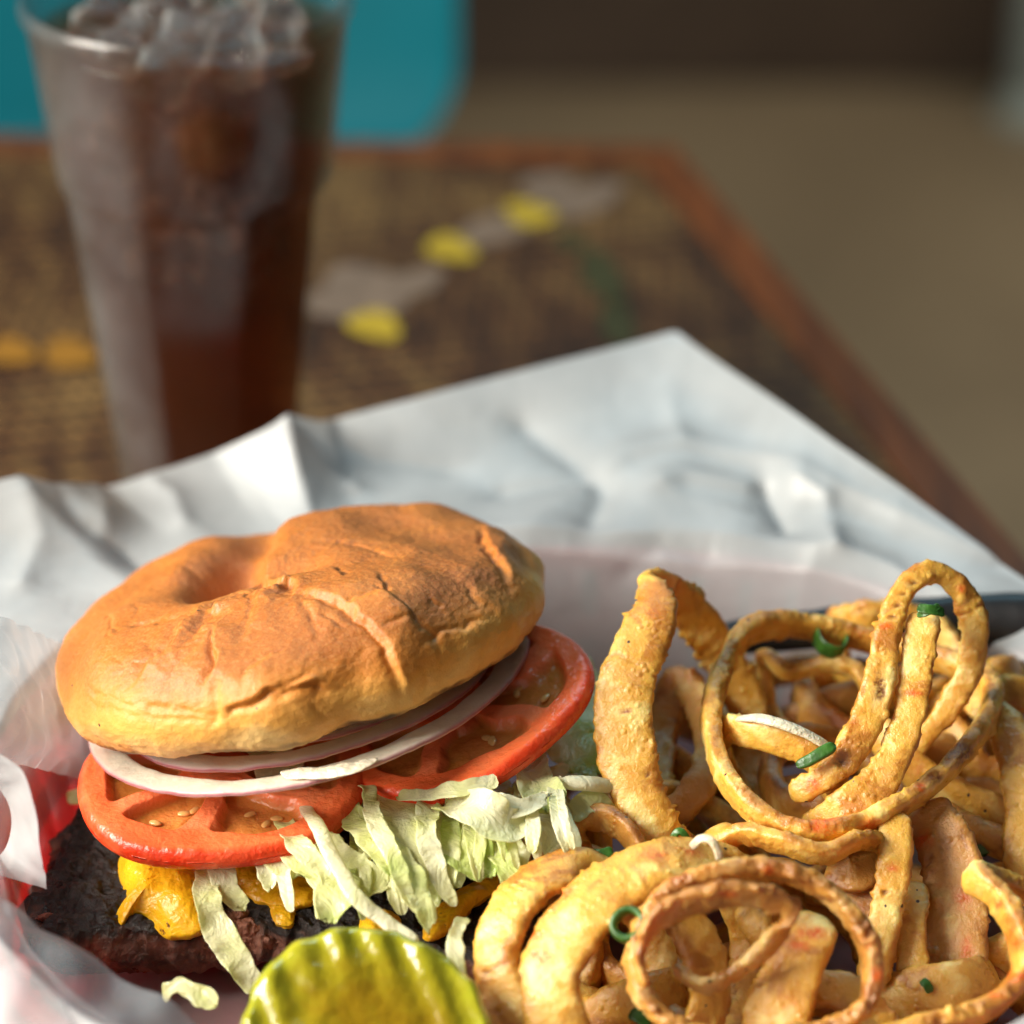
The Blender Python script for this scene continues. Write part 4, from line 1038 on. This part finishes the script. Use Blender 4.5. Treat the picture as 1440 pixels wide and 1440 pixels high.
step_([(398, 968), (420, 955), (440, 944)], 0.06, 0.07, (0.5, 0.8), 0.3)
groove([(440, 985), (452, 1000), (458, 1015)], 0.05, 0.06)
groove([(553, 985), (563, 1000), (566, 1012)], 0.07, 0.08)
groove([(540, 880), (580, 868), (596, 876)], 0.04, 0.06)
for pts_, h_ in (([(420, 842), (436, 866), (446, 900)], .05), ([(345, 832), (352, 858), (344, 890)], .05), ([(480, 852), (520, 838), (565, 832)], .05), ([(600, 905), (640, 884), (684, 868)], .05), ([(190, 900), (230, 918), (250, 940)], .04),
                 ([(300, 958), (306, 990), (300, 1020)], .05), ([(220, 800), (260, 790), (300, 792)], .05), ([(450, 770), (500, 765), (560, 775)], .05), ([(640, 800), (665, 820), (680, 850)], .05), ([(340, 960), (352, 940), (372, 925)], .04), ([(590, 930), (600, 955), (596, 980)], .05)):
    step_(pts_, h_, 0.10, (0.6, 0.8), 0.5)
for yy, dp in ((985, 0.045), (1000, 0.03)):
    groove([(118, yy - 22), (160, yy), (210, yy + 8), (260, yy + 12), (300, yy + 16)], dp, 0.08)
rnd = random.Random(4)
for i in range(26):                     # small wrinkles
    x, y = rnd.uniform(130, 720), rnd.uniform(800, 1000)
    if y > 1010 - max(0, x - 330) * 0.28: continue
    l = rnd.uniform(12, 45); an = rnd.uniform(-0.5, 1.3)
    groove([(x, y), (x + l * 0.5 * math.cos(an), y + l * 0.5 * math.sin(an) + rnd.uniform(-4, 4)), (x + l * math.cos(an), y + l * math.sin(an))], rnd.uniform(0.015, 0.05), rnd.uniform(0.03, 0.07))
low = 1 - sstep(0.15, 0.75, np.broadcast_to(ZZp, lx.shape).ravel())
disp = disp + low * 0.025 * fbm(V0, 3.0, 3, 7) + 0.012 * fbm(V0, 7.0, 2, 9)
Vb = V0 + NN * disp[:, None]
hrel = np.broadcast_to(ZZp, lx.shape).ravel() / 2.64
rrel = np.broadcast_to(RRp, lx.shape).ravel() / 5.7
tone = np.clip(0.06 + 0.86 * sstep(0.12, 0.80, hrel) + 0.12 * (1 - rrel) + 0.16 * fbm(V0, 0.6, 3, 4), 0, 1)
toast = (1 - sstep(0.045, 0.085, hrel + 0.05 * fbm(V0, 1.2, 3, 44))) * np.clip(0.35 + 1.2 * fbm(V0, 0.6, 2, 45), 0, 1)
mesh_obj('crust', Vb, Fb, M_BUN, bun, {'tone': tone, 'toast': toast})
r = np.linspace(0, 1, 30)
O = Vb[:nt]; c_ = BUN_C + BN * 0.10
Vc = c_ + (O[None] - c_) * np.clip(r, 0.001, 0.995)[:, None, None]; Vc = Vc + BN * (0.04 * fbm(Vc, 2.0, 3, 5))[..., None]
mesh_obj('cut_face', Vc.reshape(-1, 3), [f[::-1] for f in grid_faces(30, nt, False, True)], M_CRUMB, bun)
# browned rim under the crust
ringv = []
for sc_, dz_ in ((0.90, -0.01), (0.975, -0.05), (1.0, -0.03), (1.006, 0.03), (0.99, 0.06), (0.9, 0.05)):
    q = c_ + (O - c_) * sc_ + BN * dz_
    ringv.append(q + BN * (0.035 * fbm(q, 3.5, 3, 2))[:, None] + nrm(O - c_) * (0.05 * fbm(q, 2.6, 3, 3))[:, None])
mesh_obj('toasted_rim', np.array(ringv).reshape(-1, 3), [f[::-1] for f in grid_faces(6, nt, False, True)], M_TOAST, bun)

# ---- pickle chip (crinkle cut)
pn_ = cv(0.10, 0.50, 0.86); pX = nrm(RIGHT - (RIGHT @ pn_) * pn_); pY = np.cross(pn_, pX)
pcn = U(514, 1466, 57.6)
nr, nt = 90, 300
r = np.linspace(0, 1, nr); a = np.linspace(0, 2 * math.pi, nt, endpoint=False)
RR, AA = np.meshgrid(r, a, indexing='ij')
Rp = 2.55 * (1 + 0.02 * np.sin(3 * AA + 1) + 0.010 * np.sin(15 * AA) + 0.006 * np.sin(23 * AA + 2))
x = RR * Rp * np.cos(AA); y = RR * Rp * 0.98 * np.sin(AA)
corr = 0.05 * np.sin((x * math.cos(0.35) + y * math.sin(0.35)) * 2 * math.pi / 0.78 + 0.5)
eround = -0.16 * np.clip((RR - 0.92) / 0.08, 0, 1) ** 2
top = 0.17 + corr * (0.18 + 1.0 * sstep(0.35, 0.80, RR) * (1 - 0.7 * sstep(0.93, 1.0, RR))) * (0.7 + 0.6 * fbm(np.stack([x, y, 0 * x], -1), 0.5, 2, 7)) + eround + 0.03 * fbm(np.stack([x, y, 0 * x], -1), 1.2, 3, 2) - 0.03 * np.exp(-(RR / 0.42) ** 2) + 0.10 * np.exp(-((RR - 0.55) / 0.16) ** 2) * fbm(np.stack([x, y, 0 * x], -1), 0.9, 2, 5)
P1 = pcn + x[..., None] * pX + y[..., None] * pY + top[..., None] * pn_
eround = eround * 0.7
P2 = pcn + x[..., None] * pX + y[..., None] * pY - (0.17 + eround)[..., None] * pn_
V = np.concatenate([P1.reshape(-1, 3), P2.reshape(-1, 3)])
F = grid_faces(nr, nt, False, True) + [f[::-1] for f in grid_faces(nr, nt, False, True, off=nr * nt)]
k_ = (nr - 1) * nt
F += [[k_ + j, nr * nt + k_ + j, nr * nt + k_ + (j + 1) % nt, k_ + (j + 1) % nt] for j in range(nt)]
t_ = np.tile(RR.ravel() ** 3, 2)
o = mesh_obj('pickle_chip', V, F, M_PICK, None, {'tone': t_})
tag(o, 'wet yellow green crinkle cut pickle slice in front of the burger', 'pickle')

# ================================================================== FRIED ONION RINGS
GR = 'fried onion rings heaped in the basket'
def ring(pts, w, t, label, axis=None, face=None, closed=True, seed=0, mat=None, cup=0.0, p=2.8, bump=1.0, ragged=0.07, twist=None, m=34, lip=0.10, spots=None, beads=0.02):
    t = t * 0.72; w = w * 0.93
    C = np.array([np.append(U(q[0], q[1], q[2]), q[3] if len(q) > 3 else 1.0) for q in pts])
    V, F, A = sweep(C, w, t, axis=None if axis is None else cv(*axis), face=None if face is None else cv(*face), closed=closed, seed=seed, p=p, step=0.055, m=m, bump=bump, cup=cup, ragged=ragged, twist=twist, lip=lip, beads=beads)
    A['pap'] = np.zeros(len(V)); A['burn'] = np.zeros(len(V))
    if spots:
        bv_ = BVHTree.FromPolygons(V.tolist(), F)
        for kind, px, py, rx, ry in spots:
            d_ = nrm(U(px, py, 50) - EYE); h_ = bv_.ray_cast(Vector(EYE), Vector(d_))
            if h_[0] is None: continue
            q_ = V - np.array(h_[0]); near = np.abs(q_ @ TOW) < 0.6
            r2_ = ((q_ @ RIGHT) / rx) ** 2 + ((q_ @ UP) / ry) ** 2
            val = np.clip(1.6 * np.exp(-r2_) + 0.7 * fbm(V, 4.0, 2, px) * np.exp(-r2_ / 2) - 0.25, 0, 1) * near
            A[kind] = np.maximum(A[kind], val)
            if kind == 'burn': V = V - nrm(np.array(EYE) - np.array(h_[0])) * 0 + TOW * (-0.06 * val)[:, None]
    o = mesh_obj('onion_ring', V, F, mat or M_BAT, None, A)
    return tag(o, label, 'onion ring', GR)
# tall ring standing at the left of the heap
ring([(912, 812, 65.2, .35), (922, 850, 64.6, .8), (902, 905, 64.0, 1), (880, 965, 63.6, 1.05), (878, 1035, 63.3, 1.05), (896, 1110, 63.0, 1), (932, 1185, 62.9, .95), (1000, 1215, 64.2, .9), (1050, 1130, 66.2, .8), (1055, 1020, 67.4, .75), (1020, 930, 67.4, .75), (968, 858, 66.6, .75), (935, 822, 65.8, .5)],
     1.32, 0.50, 'tall pointed onion ring standing upright beside the tomato', face=(-0.15, 0.25, 0.95), seed=1, cup=-0.05, ragged=0.12, spots=[('burn', 885, 1000, .06, .05), ('burn', 910, 1090, .05, .05), ('pap', 880, 1000, .10, .08)])
# the big round ring
ring([(1052, 888, 66.6), (1016, 945, 65.4), (1000, 1015, 64.2), (1016, 1082, 63.2), (1060, 1138, 62.4), (1128, 1172, 62.0), (1205, 1162, 62.2), (1285, 1120, 62.8), (1350, 1062, 63.8), (1392, 1000, 65.2), (1386, 955, 66.4), (1330, 930, 67.2), (1240, 905, 67.6), (1130, 880, 67.4)],
     0.82, 0.66, 'large round golden ring with orange spice patch on its lower front', axis=(0.0, 0.55, 0.83), seed=2, ragged=0.10, spots=[('pap', 1155, 1158, .42, .22), ('pap', 1225, 1160, .25, .15), ('pap', 1295, 1108, .12, .12), ('pap', 1100, 1140, .25, .10), ('burn', 1350, 1060, .45, .28), ('burn', 1315, 1092, .25, .12)])
# tall narrow loop
ring([(1112, 1122, 63.2, .8), (1165, 1088, 62.8, 1), (1212, 1030, 62.9, 1.1), (1236, 960, 63.2, 1), (1247, 895, 63.6, .95), (1266, 838, 64.0, .85), (1308, 804, 64.3, .75), (1350, 828, 64.5, .85), (1370, 885, 64.7, 1.0), (1362, 945, 64.9, .95), (1330, 1000, 65.0, .8), (1290, 1050, 65.0, .75), (1262, 1090, 65.2, .75)],
     0.70, 0.50, 'tall narrow onion loop rising highest out of the heap', face=(-0.1, 0.2, 0.97), closed=False, seed=3, ragged=0.08, spots=[('burn', 1238, 965, .14, .42), ('burn', 1185, 1072, .16, .13), ('pap', 1143, 1103, .22, .20), ('pap', 1248, 880, .16, .08), ('pap', 1352, 828, .12, .12), ('burn', 1270, 835, .10, .05), ('burn', 1262, 852, .12, .04), ('burn', 1255, 868, .12, .04), ('burn', 1285, 820, .12, .05)])
ring([(1300, 858, 64.0, .8), (1296, 885, 63.7, 1), (1288, 950, 63.3, .95), (1272, 1030, 62.9, .95), (1240, 1095, 62.6, 1.1), (1190, 1140, 62.5, 1.2), (1130, 1172, 63.2, .8)],
     0.80, 0.40, 'flat golden strip curving inside the tall narrow loop', face=(-0.2, 0.2, 0.95), closed=False, seed=4, spots=[('pap', 1285, 975, .2, .08)])
ring([(1020, 1030, 64.4, .8), (1060, 1032, 63.7, 1), (1110, 1045, 63.4, 1), (1160, 1075, 63.4, 1), (1178, 1110, 64.0, .9), (1140, 1150, 65, .8), (1060, 1130, 66, .8), (1015, 1070, 65.6, .8)],
     0.82, 0.5, 'small ring with a white cut edge inside the big round ring', axis=(0.1, 0.85, 0.5), seed=5)
ring([(1075, 925, 68, .9), (1110, 945, 67.4, .9), (1160, 935, 67.2, .9), (1205, 945, 67, .9), (1222, 985, 66.8, .9), (1205, 1025, 66.6, .9), (1150, 1050, 67, .9), (1090, 1010, 68, .9)], 0.55, 0.5, 'thin brown ring seen through the top of the big round ring', axis=(0.1, 0.6, 0.8), seed=6, mat=M_BAT)
ring([(1175, 880, 69.2), (1215, 868, 68.6), (1262, 862, 68.6), (1320, 885, 68.6), (1345, 940, 68.4), (1300, 985, 68.2), (1230, 985, 68.8), (1180, 930, 69.4)], 0.75, 0.55, 'blurred golden ring behind the tall narrow loop', axis=(0.1, 0.9, 0.4), seed=7)
# lower front rings
ring([(1020, 1222, 61.3, .8), (985, 1210, 60.7, .95), (920, 1218, 60.2, 1), (855, 1250, 59.8, 1.05), (800, 1308, 59.4, 1.05), (772, 1370, 59.0, 1), (785, 1445, 58.7, 1), (850, 1520, 58.9, 1), (950, 1530, 59.6, .9), (1030, 1460, 60.6, .8), (1060, 1330, 61.6, .8)],
     1.36, 0.52, 'broad golden ring arching at the front left of the heap', face=(-0.30, 0.55, 0.78), seed=8, cup=-0.06, ragged=0.10, spots=[('pap', 762, 1345, .28, .22), ('pap', 795, 1255, .14, .12), ('pap', 920, 1205, .30, .12), ('pap', 975, 1200, .25, .12), ('pap', 752, 1315, .2, .12)])
ring([(835, 1225, 61.2, .7), (780, 1225, 60.7, .9), (728, 1262, 60.2, 1), (700, 1320, 59.8, 1.05), (700, 1385, 59.4, 1.05), (725, 1460, 59.2, 1), (800, 1560, 59.8, .9), (900, 1500, 61, .8), (920, 1330, 62, .7)],
     1.25, 0.55, 'pale wrinkled ring at the left end of the heap next to the pickle', face=(-0.55, 0.40, 0.73), seed=9, cup=-0.05)
ring([(905, 1300, 59.0, .95), (945, 1250, 59.0, 1), (1010, 1226, 59.0, 1), (1080, 1222, 59.1, 1.05), (1150, 1245, 59.0, 1), (1202, 1295, 58.8, 1), (1228, 1355, 58.6, 1), (1215, 1415, 58.4, 1), (1150, 1450, 58.4, 1), (1050, 1462, 58.2, .95), (960, 1450, 58.3, .95), (910, 1405, 58.5, .9), (892, 1350, 58.7, .9)],
     0.75, 0.56, 'brown craggy round ring coiled at the front centre', axis=(0.1, 0.35, 0.93), seed=10, mat=M_BATB, ragged=0.12, beads=0.07, m=44, spots=[('pap', 1080, 1225, .12, .12), ('pap', 1235, 1370, .15, .2), ('burn', 1110, 1240, .3, .08), ('burn', 1160, 1265, .25, .08)])
ring([(905, 1390, 58.0, .7), (900, 1340, 57.9, .9), (925, 1292, 57.9, 1), (975, 1266, 57.9, 1), (1040, 1258, 57.9, 1.05), (1092, 1268, 58.0, 1.05), (1104, 1292, 58.3, .8), (1080, 1330, 58.7, .75), (1045, 1362, 58.9, .6), (990, 1385, 59.0, .45), (945, 1360, 59.4, .45)],
     0.70, 0.34, 'smaller folded brown ring lying inside the craggy round ring', axis=(0.1, 0.75, 0.62), closed=False, seed=11, mat=M_BATB, ragged=0.10, beads=0.06, m=44, spots=[('pap', 1025, 1258, .2, .08)])
ring([(1150, 1285, 60.0, .7), (1132, 1320, 59.6, 1), (1112, 1375, 59.3, 1.05), (1092, 1430, 59.1, 1.1), (1080, 1500, 59.2, 1)], 1.35, 0.55, 'stubby pale golden piece standing inside the craggy round ring', face=(-0.25, 0.3, 0.92), closed=False, seed=12, ragged=0.12, spots=[('pap', 1140, 1312, .40, .16), ('pap', 1125, 1330, .2, .1)])
ring([(1372, 1232, 60.6, .8), (1405, 1262, 60.0, .95), (1432, 1310, 59.4, 1), (1440, 1362, 59.0, 1), (1408, 1405, 58.7, 1), (1350, 1432, 58.5, 1), (1270, 1450, 58.3, 1), (1200, 1480, 58.3, .9), (1250, 1540, 59.4, .9), (1400, 1520, 60.4, .9), (1480, 1400, 61, .9), (1460, 1270, 61, .9)],
     0.88, 0.66, 'ring with orange spice bands curving along the lower right', axis=(0.2, 0.5, 0.84), seed=13, ragged=0.10, spots=[('pap', 1405, 1272, .15, .12), ('pap', 1432, 1325, .34, .20), ('pap', 1425, 1372, .30, .10), ('pap', 1400, 1400, .15, .08)])
ring([(1256, 1140, 62.4, .9), (1260, 1200, 61.9, 1), (1252, 1260, 61.6, .95), (1238, 1320, 61.4, 1.05), (1225, 1390, 61.4, .9)], 0.78, 0.5, 'narrow upright strip hanging below the big round ring', face=(-0.1, 0.2, 0.97), closed=False, seed=14, spots=[('burn', 1245, 1255, .08, .05), ('pap', 1255, 1220, .15, .1)])
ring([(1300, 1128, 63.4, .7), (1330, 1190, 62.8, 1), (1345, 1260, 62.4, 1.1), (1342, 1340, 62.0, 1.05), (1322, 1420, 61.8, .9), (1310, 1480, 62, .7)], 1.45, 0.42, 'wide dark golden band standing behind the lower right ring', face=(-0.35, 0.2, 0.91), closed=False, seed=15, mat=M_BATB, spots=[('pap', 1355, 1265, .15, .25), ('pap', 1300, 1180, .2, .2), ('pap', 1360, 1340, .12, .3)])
ring([(1380, 985, 66.0, .8), (1412, 1020, 65.2, 1), (1432, 1070, 64.6, 1), (1442, 1140, 64.0, 1), (1440, 1210, 63.6, 1), (1490, 1260, 64, 1), (1540, 1150, 65.4, 1), (1500, 1020, 66.6, 1), (1430, 975, 66.8, .9)], 0.95, 0.6, 'golden ring cut by the right edge above the lower right ring', face=(-0.2, 0.25, 0.95), seed=16)
ring([(1000, 1200, 62.4, .8), (1046, 1172, 62.0, 1), (1100, 1186, 61.6, 1), (1160, 1200, 61.4, 1), (1215, 1180, 61.8, .8), (1270, 1200, 62.8, .8)], 0.70, 0.5, 'ring segment lying directly beneath the big round ring', axis=(0, 0.6, 0.8), closed=False, seed=17)
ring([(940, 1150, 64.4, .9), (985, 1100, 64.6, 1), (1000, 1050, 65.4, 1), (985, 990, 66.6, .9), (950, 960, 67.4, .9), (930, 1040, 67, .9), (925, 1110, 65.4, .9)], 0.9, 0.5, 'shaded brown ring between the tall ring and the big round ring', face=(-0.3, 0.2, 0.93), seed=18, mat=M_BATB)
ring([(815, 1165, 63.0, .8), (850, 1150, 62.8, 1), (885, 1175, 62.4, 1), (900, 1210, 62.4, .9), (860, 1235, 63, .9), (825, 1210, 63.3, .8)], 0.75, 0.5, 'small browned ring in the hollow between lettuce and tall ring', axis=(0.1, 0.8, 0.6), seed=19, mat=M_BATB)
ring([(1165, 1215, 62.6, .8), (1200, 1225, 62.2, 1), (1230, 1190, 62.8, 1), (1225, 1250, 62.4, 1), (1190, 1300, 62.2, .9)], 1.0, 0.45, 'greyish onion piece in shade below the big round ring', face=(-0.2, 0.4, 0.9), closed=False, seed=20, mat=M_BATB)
ring([(1290, 1240, 62.4, .8), (1280, 1300, 61.8, 1), (1285, 1370, 61.4, 1), (1300, 1440, 61.2, 1)], 0.8, 0.4, 'thin curved strip between narrow strip and wide dark band', face=(-0.3, 0.2, 0.93), closed=False, seed=21)
ring([(1110, 1400, 60.2, .9), (1160, 1390, 60.0, 1), (1210, 1410, 59.8, 1), (1250, 1460, 59.6, .9)], 0.9, 0.5, 'short golden piece low behind the craggy round ring', face=(-0.2, 0.5, 0.8), closed=False, seed=22, mat=M_BAT)
ring([(940, 1275, 60.6, .8), (980, 1320, 60.2, 1), (1000, 1390, 60.0, 1), (985, 1460, 60.0, 1)], 0.95, 0.5, 'golden band seen through the folded brown ring', face=(0.2, 0.3, 0.93), closed=False, seed=23)
# lower layers of the heap, mostly in shade between the others
rnd = random.Random(21)
FILL = [(760, 1330, 63.2), (880, 1400, 62.4), (830, 1300, 63.4), (960, 1330, 63.0), (1060, 1260, 63.6), (1150, 1330, 62.8), (1060, 1420, 62.0), (1250, 1250, 64.4), (1290, 1420, 62.6), (1400, 1160, 65.2), (1400, 1300, 63.8), (1330, 1060, 66.4), (1180, 1110, 65.6), (1090, 1080, 66.8), (960, 1220, 64.8), (1250, 1010, 68.2), (1390, 1060, 67.6), (960, 1050, 68.6), (1130, 980, 69.6), (1340, 980, 69.2), (870, 1180, 66.2), (1160, 1460, 60.8), (1400, 1440, 61.8), (900, 1480, 61.0)]
for i, (x, y, D) in enumerate(FILL):
    c = U(x, y, D); rr = rnd.uniform(1.3, 2.3); A_ = nrm(np.array([rnd.gauss(0, .6), rnd.gauss(0, .6), 1.0]))
    E1 = nrm(np.cross(A_, (0.3, 1, 0.2))); E2 = np.cross(A_, E1); nn = 9
    C = np.array([c + rr * (1 + rnd.uniform(-.15, .15)) * (math.cos(2 * math.pi * k / nn) * E1 + 0.8 * math.sin(2 * math.pi * k / nn) * E2) + A_ * rnd.uniform(-.25, .25) for k in range(nn)])
    V, F, A = sweep(C, rnd.uniform(0.7, 1.1), 0.5, axis=A_, closed=True, seed=60 + i, step=0.08, m=22)
    V[:, 2] = np.maximum(V[:, 2], 0.62 + 0.02 * (i % 5))
    o = mesh_obj('onion_ring', V, F, M_BAT if i % 3 else M_BATB, None, A)
    tag(o, 'shaded fried onion ring deep in the heap below the larger rings', 'onion ring', GR)

# ---- green onion bits and the white sliver
def chive_ring(px, py, D, r_, h, axis, label, wall=0.09, sx_=1.0, seed=0):
    c = U(px, py, D); A_ = cv(*axis); E1 = nrm(np.cross(A_, (0.2, 0.3, 1))); E2 = np.cross(A_, E1)
    a = np.linspace(0, 2 * math.pi, 60, endpoint=False)
    C = c + np.outer(np.cos(a) * r_ * sx_ * (1 + 0.06 * np.sin(2 * a + seed)), E1) + np.outer(np.sin(a) * r_, E2)
    V, F, A = sweep(C[::4], h, wall, axis=A_, closed=True, seed=seed, step=0.03, m=16, bump=0, p=3)
    o = mesh_obj('green_onion_piece', V, F, M_CHIVE)
    return tag(o, label, 'green onion', 'green onion bits on the onion rings')
chive_ring(884, 1300, 58.9, 0.31, 0.42, (-0.25, 0.35, 0.9), 'green onion ring inside the broad front left onion ring', wall=0.17)
chive_ring(1168, 897, 67.3, 0.52, 0.42, (0.25, 0.75, 0.6), 'large blurred green onion ring at the back of the heap', sx_=0.7)
def chive_strip(pts, w, t, label, seed=0, face=(0, 0.4, 0.9)):
    C = np.array([U(*q) for q in pts])
    V, F, A = sweep(C, w, t, face=cv(*face), seed=seed, step=0.03, m=16, bump=0, p=3, cup=0.1, ruffle=0.03)
    o = mesh_obj('green_onion_piece', V, F, M_CHIVE)
    return tag(o, label, 'green onion', 'green onion bits on the onion rings')
chive_strip([(1120, 1078, 62.6), (1148, 1063, 62.5), (1176, 1048, 62.5)], 0.27, 0.2, 'straight green onion stick beside the white edged small ring', 1)
chive_strip([(1290, 855, 63.4), (1308, 858, 63.3), (1328, 862, 63.4)], 0.24, 0.1, 'green onion flake on top of the flat golden strip', 2)
chive_strip([(1290, 866, 63.5), (1305, 862, 63.3), (1322, 852, 63.4)], 0.16, 0.08, 'thin green onion shred crossing the flake on the strip', 3)
chive_strip([(945, 1182, 61.6), (955, 1170, 61.5), (965, 1178, 61.5), (968, 1192, 61.6)], 0.16, 0.1, 'curled green onion bit at the foot of the tall ring', 4)
chive_strip([(1340, 1165, 64.4), (1375, 1180, 64.2), (1385, 1205, 64.2)], 0.7, 0.1, 'dark green onion leaf in the shade at the right', 5)
chive_strip([(1296, 1378, 60.9), (1304, 1386, 60.8), (1308, 1396, 60.8)], 0.22, 0.1, 'tiny green onion bit near the bottom right corner', 6)
chive_strip([(820, 1198, 61.6), (840, 1203, 61.4), (862, 1196, 61.4)], 0.22, 0.1, 'green onion sliver beneath the small browned ring', 7)
chive_strip([(885, 1425, 59.8), (900, 1432, 59.7), (915, 1440, 59.7)], 0.3, 0.1, 'green onion bit low inside the front left ring', 8)
O = np.array([Z(*q, 2.95) for q in ((132, 1172), (150, 1160), (180, 1168), (196, 1186), (185, 1200), (160, 1192))])
V, F, A = blob(O, (0, -0.2, 1), 0.05, 0.08, 3, 20, 60, 0.05, 2.0)
o = mesh_obj('onion_sliver', V, F, M_SLIVER); tag(o, 'small translucent onion scrap on the charred patty beside the melted cheese', 'onion sliver')
V, F, A = sweep([U(972, 1192, 60.2), U(985, 1180, 60.0), U(1000, 1182, 59.9), U(1010, 1198, 59.9), U(1012, 1210, 60.0)], 0.18, 0.12, face=cv(0, .3, .95), bump=0, m=14, step=0.03)
o = mesh_obj('onion_sliver', V, F, M_SLIVER); tag(o, 'curled white raw onion sliver on the front left ring', 'onion sliver')
# white cut edge of the small inner ring
V, F, A = sweep([np.append(U(1032, 1012, 63.9), .5), np.append(U(1065, 1010, 63.3), 1), np.append(U(1110, 1022, 62.95), 1), np.append(U(1152, 1042, 62.9), .9), np.append(U(1176, 1062, 63.1), .5)], 0.26, 0.12, face=cv(0, .7, .7), bump=0.3, m=14, step=0.04)
o = mesh_obj('onion_sliver', V, F, M_SLIVER); tag(o, 'white bare onion strip lying on the small ring near the green stick', 'onion sliver')

for o in bpy.data.objects:
    if '_o' in o: del o['_o']
